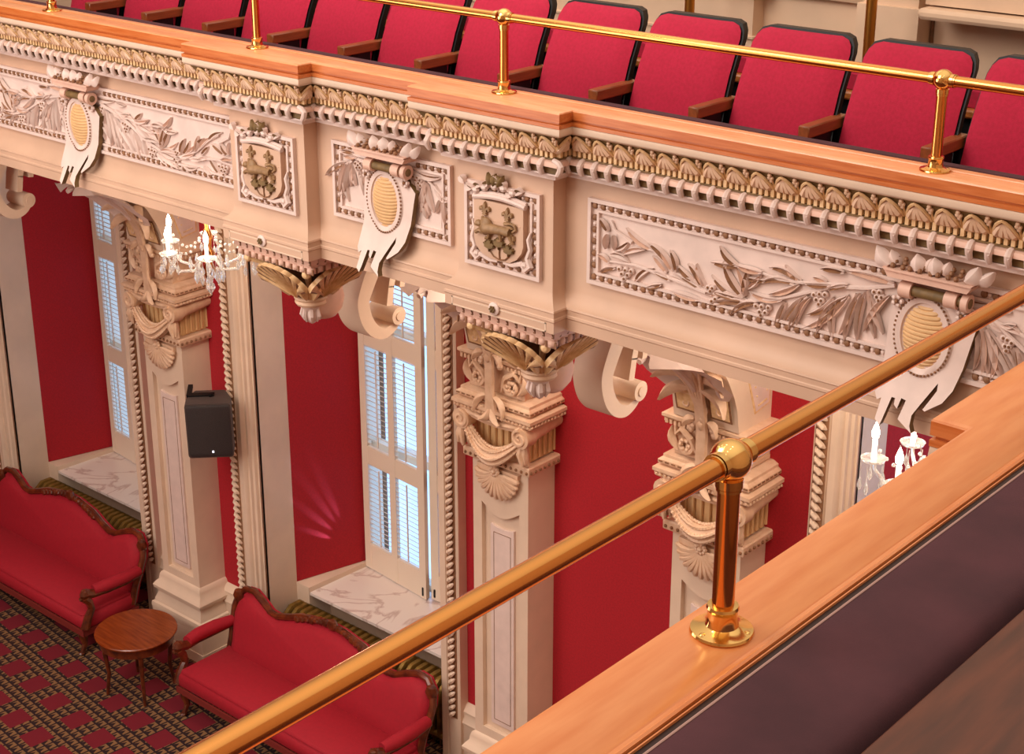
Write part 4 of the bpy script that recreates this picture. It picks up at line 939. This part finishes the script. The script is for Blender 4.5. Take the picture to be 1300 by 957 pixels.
# ------------------------------------------------------------------ chandeliers
def chandelier(xc, yc, label):
    th = thing('chandelier', (xc, yc, -3.85), label, 'chandelier', 'chandeliers under the balcony'); zc = -3.5
    mb = MB(); mb.lathe([(.01, -3.78), (.03, -3.74), (.05, -3.68), (.03, -3.62), (.05, -3.55), (.025, -3.5), (.04, -3.42), (.018, -3.35), (.018, -2.95), (.06, -2.9), (.07, -2.865)], (xc, yc, 0), 16); mb.build('stem', BRASS, th)
    rr = random.Random(2)
    for k in range(6):
        a = k*PI/3+.35; d = Vector((math.cos(a), math.sin(a), 0)); c = Vector((xc, yc, 0))
        mb = MB(); mb.tube([c+d*.03+Vector((0,0,-3.56)), c+d*.12+Vector((0,0,-3.66)), c+d*.24+Vector((0,0,-3.64)), c+d*.31+Vector((0,0,-3.55)), c+d*.32+Vector((0,0,-3.5))], .011, 7); arm = mb.build('arm', CRYST, th)
        e = c+d*.32
        mb = MB(); mb.lathe([(.012, -3.515), (.06, -3.5), (.068, -3.485), (.02, -3.49)], (e.x, e.y, 0), 14); mb.build('drip_pan', CRYST, arm)
        mb = MB(); mb.tube([(e.x, e.y, -3.49), (e.x, e.y, -3.385)], .014, 10); mb.build('candle', CANDLE, arm)
        mb = MB(); mb.lathe([(.006, -3.385), (.018, -3.365), (.021, -3.34), (.012, -3.31), (.002, -3.285)], (e.x, e.y, 0), 10); mb.build('bulb', BULB, arm)
        mb = MB()
        for j in range(5):
            b = a+2*PI*j/5; p = e+Vector((.062*math.cos(b), .062*math.sin(b), -3.51)); L = .05+.05*rr.random()
            mb.tube([p, p-Vector((0,0,L))], .0025, 4); mb.lathe([(.002, 0), (.016, .03), (.01, .055), (.002, .075)], p-Vector((0,0,L+.07)), 6)
        mb.build('crystal_drops', CRYST, arm)
        mb = MB()
        for j in range(7):
            t = (j+.5)/7; p = c+d*(.05+.26*t)+Vector((0, 0, -3.42-.1*math.sin(PI*t))); mb.ball(p, .012, 6, 0, 4)
        mb.build('crystal_swag', CRYST, arm)
    mb = MB()
    for j in range(10):
        a = j*2*PI/10; p = Vector((xc+.1*math.cos(a), yc+.1*math.sin(a), -3.7)); mb.lathe([(.002, -.07), (.02, -.03), (.012, .0), (.002, .02)], p, 6)
        p = Vector((xc+.14*math.cos(a), yc+.14*math.sin(a), -3.6)); mb.lathe([(.002, -.06), (.016, -.03), (.01, .0), (.002, .02)], p, 6)
    mb.lathe([(.002, -3.87), (.035, -3.82), (.03, -3.79), (.005, -3.76)], (xc, yc, 0), 8); mb.build('crystal_pendants', CRYST, th)
    return th
ch = chandelier(NICHE[1], 7.04, 'lit crystal chandelier at left under the balcony, beside the first crest block')
dup(ch, NICHE[2]-NICHE[1], label='lit crystal chandelier at lower right, half hidden by the near wooden ledge')

# ------------------------------------------------------------------ brass railings
def railing(name, label, p0, p1, posts, near):
    th = thing(name, (p0[0], p0[1], T), label, 'railing', 'brass railings on the ledges'); zr = -1.295
    mb = MB(); mb.tube([(p0[0], p0[1], zr), (p1[0], p1[1], zr)], .0222, 24); mb.build('rail', BRASS, th)
    ax = Vector((p1[0]-p0[0], p1[1]-p0[1], 0)).normalized()
    for (x, y) in posts:
        mb = MB(); mb.tube([(x, y, T+.06), (x, y, zr-.02)], .0225, 24); p = mb.build('post', BRASS, th)
        mb = MB(); mb.ball((x, y, zr), .042, 28, 0, 18)
        c = Vector((x, y, zr))
        for s in (-1, 1):
            mb.tube([c+ax*s*.035, c+ax*s*.05], .028, 24); mb.tube([c+ax*s*.052, c+ax*s*.057], .026, 24)
        mb.tube([(x, y, zr-.056), (x, y, zr-.038)], .0275, 24); mb.tube([(x, y, zr-.064), (x, y, zr-.058)], .0255, 24)
        mb.build('ball_joint', BRASSD, p)
        mb = MB(); mb.lathe([(.0, .0), (.063, .0), (.065, .004), (.063, .009), (.045, .013), (.034, .018), (.031, .03), (.03, .05), (.033, .056), (.031, .062), (.022, .063)], (x, y, T), 36)
        for k in range(3):
            a = .3+k*2*PI/3; mb.ball((x+.052*math.cos(a), y+.052*math.sin(a), T+.011), (.007, .007, .003), 8)
        mb.build('base_flange', BRASSD, p)
    return th
railing('brass_railing', 'long brass railing along the far balcony ledge in front of the red seats', (-17, 6.0), (-1.53, 6.0), [(-13.2, 6), (-11.15, 6), (-9.2, 6), (-7.165, 6), (-5.28, 6), (-2.92, 6)], False)
railing('brass_railing', 'thick brass railing rising across the foreground to the right', (-1.525, -2.1), (-1.525, 5.9), [(-1.525, 2.387), (-1.525, .1), (-1.525, 4.75)], True)

# ------------------------------------------------------------------ gallery: floor, seats, back wall
mb = MB(); mb.box(-17.2, 1.2, 6.25, 8.5, -2.42, -2.36); struct(mb, 'floor_gallery', mat('dark gallery carpet', (52, 24, 26), .95))
def seat():
    th = thing('theater_seat', (0, 6.75, -2.36), 'x', 'seat')
    w = .27
    prof = lambda t: (6.575+.225*t-.03*math.sin(PI*t), -1.86+.53*t)       # y, z up the back
    mb = MB(); n = 10; m = 12; rows = []
    ts = [0, .15, .35, .55, .75, .86, .93, .975, 1.0]
    def halfw(t): 
        if t <= .86: return w+.012*(1-t)
        q = (t-.86)/.14; return w-.07*(1-math.sqrt(max(0, 1-q*q)))
    G = []
    for t in ts:
        y, z = prof(t); hw = halfw(t); row = []
        for j in range(m+1):
            s = j/m*2-1; e = (1-abs(s)**6)*(1-max(0, (t-.9)/.1)**3*.8)
            row.append((s*hw, y-.035*e, z))
        G.append(row)
    for i in range(len(ts)-1):
        for j in range(m): mb.add([G[i][j], G[i][j+1], G[i+1][j+1], G[i+1][j]], [(0, 1, 2, 3)], 0)
    mb.build('backrest', SEATR, th, sharp=60)
    mb = MB()
    out = [(s, prof(t)[0]+.012, prof(t)[1]) for s, t in [(-halfw(t)-.007, t) for t in ts]+[(halfw(t)+.011, t) for t in reversed(ts)]]
    out = [(x, y, z+(.008 if z > -1.36 else 0)) for x, y, z in out]
    k = len(out); back = [(x*.97, y+.05, z) for x, y, z in out]
    mb.add(out+back, [(i, (i+1) % k, k+(i+1) % k, k+i) for i in range(k)]+[tuple(range(k)), tuple(range(2*k-1, k-1, -1))]); mb.build('back_shell', BLACK, th)
    mb = MB(); mb.bbox(-.25, .25, 6.3, 6.6, -1.98, -1.89, .03); mb.build('seat_cushion', SEATR, th)
    mb = MB(); mb.bbox(.262, .322, 6.34, 6.70, -1.728, -1.672, .006); mb.build('armrest', ARMD, th)
    mb = MB(); mb.box(.272, .312, 6.42, 6.56, -2.3, -1.728); mb.box(.275, .315, 6.64, 6.8, -2.36, -1.70); mb.build('arm_support', BLACK, th)
    return th
st = seat(); first = True
ordn = ['second', 'third', 'fourth', 'fifth', 'sixth', 'seventh', 'eighth', 'ninth', 'tenth', 'eleventh', 'twelfth', 'thirteenth', 'fourteenth', 'fifteenth']
lab = {0: 'crimson seat at the right edge, cut by the frame', 1: 'crimson gallery seat directly behind the right brass post', }
xs = [-2.81+.0-.617*k for k in range(12)]
for k, x in enumerate(xs):
    l = lab.get(k, 'crimson plush gallery seat, %s from the right end of the row' % ordn[k-1])
    if first: o = st; first = False; o.location.x = x; o['label'] = l; ORG[o.name] = Vector(o.location)
    else: o = dup(st, x-st.location.x, label=l)
    o['group'] = 'crimson seats along the balcony'
    if k > 6:
        for c in o.children:
            if c.name.startswith('armrest'):
                c.data = c.data.copy() if c.data.users > 40 else c.data
# low upholstered bench glimpsed between the seats
th = thing('gallery_bench', (-6, 7.7, -2.36), 'low red upholstered bench glimpsed between the seats, in front of the wall', 'bench')
mb = MB(); mb.bbox(-11, -1.7, 7.6, 7.68, -1.78, -1.66, .02); mb.build('bench_back', SEATR, th)
mb = MB(); mb.bbox(-11, -1.7, 7.55, 7.62, -1.81, -1.765, .01); mb.build('bench_rail', ARMW, th)
mb = MB(); mb.box(-11, -1.7, 7.6, 7.66, -2.36, -1.8); mb.build('bench_panel', BLACK, th)
# upper wall
mb = MB(); mb.box(-17.2, 1.2, 8.5, 8.7, -2.42, 1.2)
mb.box(-17, -5.36, 8.38, 8.52, -2.36, -1.46)
mb.box(-4.6, -4.26, 8.36, 8.52, -2.36, 1.0); mb.box(-4.63, -4.24, 8.33, 8.52, -2.36, -1.43)
struct(mb, 'wall_gallery', WALLU)
mb = MB()
pr = [(0, -1.46), (-.05, -1.455), (-.06, -1.43), (-.045, -1.41), (0, -1.40)]; pr2 = [(0, -1.73), (-.014, -1.728), (-.014, -1.715), (0, -1.71)]
for P in (pr, pr2):
    sweep(mb, P, [(-17, 8.38), (-5.36, 8.38), (-5.36, 8.5), (-4.63, 8.5)])
struct(mb, 'trim_gallery', WALLU)
mb = MB(); mb.bbox(-4.19, -1.0, 8.2, 8.52, -1.46, -1.40, .02); mb.box(-4.19, -1.0, 8.3, 8.52, -1.39, -1.1); struct(mb, 'trim_gallery_sill', WALLU)
mb = MB(); mb.box(-4.235, -4.222, 8.48, 8.502, -2.36, -1.46); struct(mb, 'trim_gallery_joint', BROWN)
for k, (x, l) in enumerate(((-4.33, 'upright brass pole behind the seats at right, by the wall pier'), (-5.53, 'upright brass pole behind the seats, left of the other pole'))):
    mb = MB(); mb.tube([(x, 7.95, -2.36), (x, 7.95, .3)], .03, 16); mb.build('brass_pole', mat('dark brass', (190, 130, 56), .4, 1.0), None, l, 'pole', 'brass poles behind the seats')

# ------------------------------------------------------------------ hall shell behind and above the viewer
mb = MB(); mb.box(-17.4, -17.2, -6, 10.2, -8.12, 4.5); struct(mb, 'wall_left', REDW)
mb = MB(); mb.box(-17.2, 2.7, -6.2, -6, -8.12, 4.5); struct(mb, 'wall_near', CREAM)
mb = MB(); mb.box(2.7, 2.9, -6.2, 10.2, -8.12, 3.0); struct(mb, 'wall_right', CREAM)

# ------------------------------------------------------------------ light
def area(name, loc, target, size, power, color, sy=None):
    l = bpy.data.lights.new(name, 'AREA'); l.energy = power; l.color = color; l.size = size
    if sy: l.shape = 'RECTANGLE'; l.size_y = sy
    o = bpy.data.objects.new(name, l); COL.objects.link(o); o.location = loc
    o.rotation_euler = (Vector(target)-Vector(loc)).to_track_quat('-Z', 'Y').to_euler(); return o
def point(name, loc, power, color, r):
    l = bpy.data.lights.new(name, 'POINT'); l.energy = power; l.color = color; l.shadow_soft_size = r
    o = bpy.data.objects.new(name, l); COL.objects.link(o); o.location = loc; return o
WARM = (1, .905, .835)
area('hall_key_light', (-7.5, -1.0, 3.6), (-6.5, 6.5, -3.2), 5, 560, WARM)
area('hall_fill_light', (-9.5, 1.0, -2.6), (-7.5, 8.0, -3.9), 3.2, 150, WARM)
area('front_fill_light', (-7.5, .5, -1.2), (-5.5, 6, -2.4), 3, 60, WARM)
rr = random.Random(21)
for i in range(4):
    for j in range(4):
        point('ceiling_lamp', (-8.5+2.3*i+rr.uniform(-.4, .4), -2.0+1.7*j+rr.uniform(-.4, .4), 3.2+.3*rr.random()), 16, (1, .91, .82), .09)
for xc in (NICHE[1], NICHE[2]): point('chandelier_glow', (xc, 7.0, -3.25), 16, (1, .84, .66), .2)
for xc, e in ((NICHE[0], 5), (NICHE[1], 22), (-6.25, 26), (-4.2, 22), (-2.6, 18)):
    area('soffit_fill_light', (xc, 7.3, -2.95), (xc-.3, 7.9, -6), .7, e, (1, .84, .68))  # fill added to brighten the space under the balcony, no fittings there
area('gallery_fill_light', (-6, 6.9, .6), (-5.5, 8.6, -1.8), 3, 28, WARM)  # fill added to lift the gallery back wall, not a fitting
for tx, ty, tz in ((-10.135, 8.91, -6.95), (-10.135, 8.91, -6.80), (-10.125, 8.95, -6.66), (-10.105, 9.03, -6.60)):
    l = bpy.data.lights.new('sun_ray', 'SPOT'); l.energy = 26; l.color = (1, .5, .95); l.spot_size = math.radians(9); l.spot_blend = 1; l.shadow_soft_size = .003
    o = bpy.data.objects.new('sun_ray', l); COL.objects.link(o); o.location = (-9.985, 9.23, -7.17)
    o.rotation_euler = (Vector((tx, ty, tz))-Vector(o.location)).to_track_quat('-Z', 'Y').to_euler()
w = bpy.data.worlds.new('World'); scene.world = w; w.use_nodes = True
N = w.node_tree.nodes; L = w.node_tree.links; bg = N['Background']
tc = N.new('ShaderNodeTexCoord'); sp = N.new('ShaderNodeSeparateXYZ'); L.new(tc.outputs['Generated'], sp.inputs[0])
cr = N.new('ShaderNodeValToRGB'); mr = N.new('ShaderNodeMapRange'); mr.inputs[1].default_value = -1; mr.inputs[2].default_value = 1
L.new(sp.outputs[2], mr.inputs[0]); L.new(mr.outputs[0], cr.inputs[0])
E_ = cr.color_ramp.elements
E_[0].position = .25; E_[0].color = (.10, .04, .03, 1); E_[1].position = 1; E_[1].color = (1.7, 1.5, 1.3, 1)
e = E_.new(.5); e.color = (.42, .27, .2, 1); e = E_.new(.72); e.color = (.85, .72, .6, 1)
L.new(cr.outputs[0], bg.inputs[0]); bg.inputs[1].default_value = .85

# ------------------------------------------------------------------ camera
cam = bpy.data.cameras.new('Camera'); co = bpy.data.objects.new('Camera', cam); COL.objects.link(co)
yaw, pit = math.radians(41.065), math.radians(20.598)
h = Vector((-math.sin(yaw), math.cos(yaw), 0)); fw = h*math.cos(pit)-Vector((0, 0, math.sin(pit))); rtv = Vector((math.cos(yaw), math.sin(yaw), 0)); up = rtv.cross(fw)
co.matrix_world = Matrix(((rtv.x, up.x, -fw.x, 0), (rtv.y, up.y, -fw.y, 0), (rtv.z, up.z, -fw.z, 0), (0, 0, 0, 1)))
cam.sensor_width = 36; cam.lens = 2042.15/1300*36; cam.shift_y = -45.5/1300; cam.clip_start = .05; cam.clip_end = 100
scene.camera = co
scene.view_settings.view_transform = 'Standard'; scene.view_settings.look = 'None'; scene.view_settings.exposure = -.1
bpy.context.view_layer.update()
for o in scene.objects:
    if o.parent is None: o.location.z += FZ
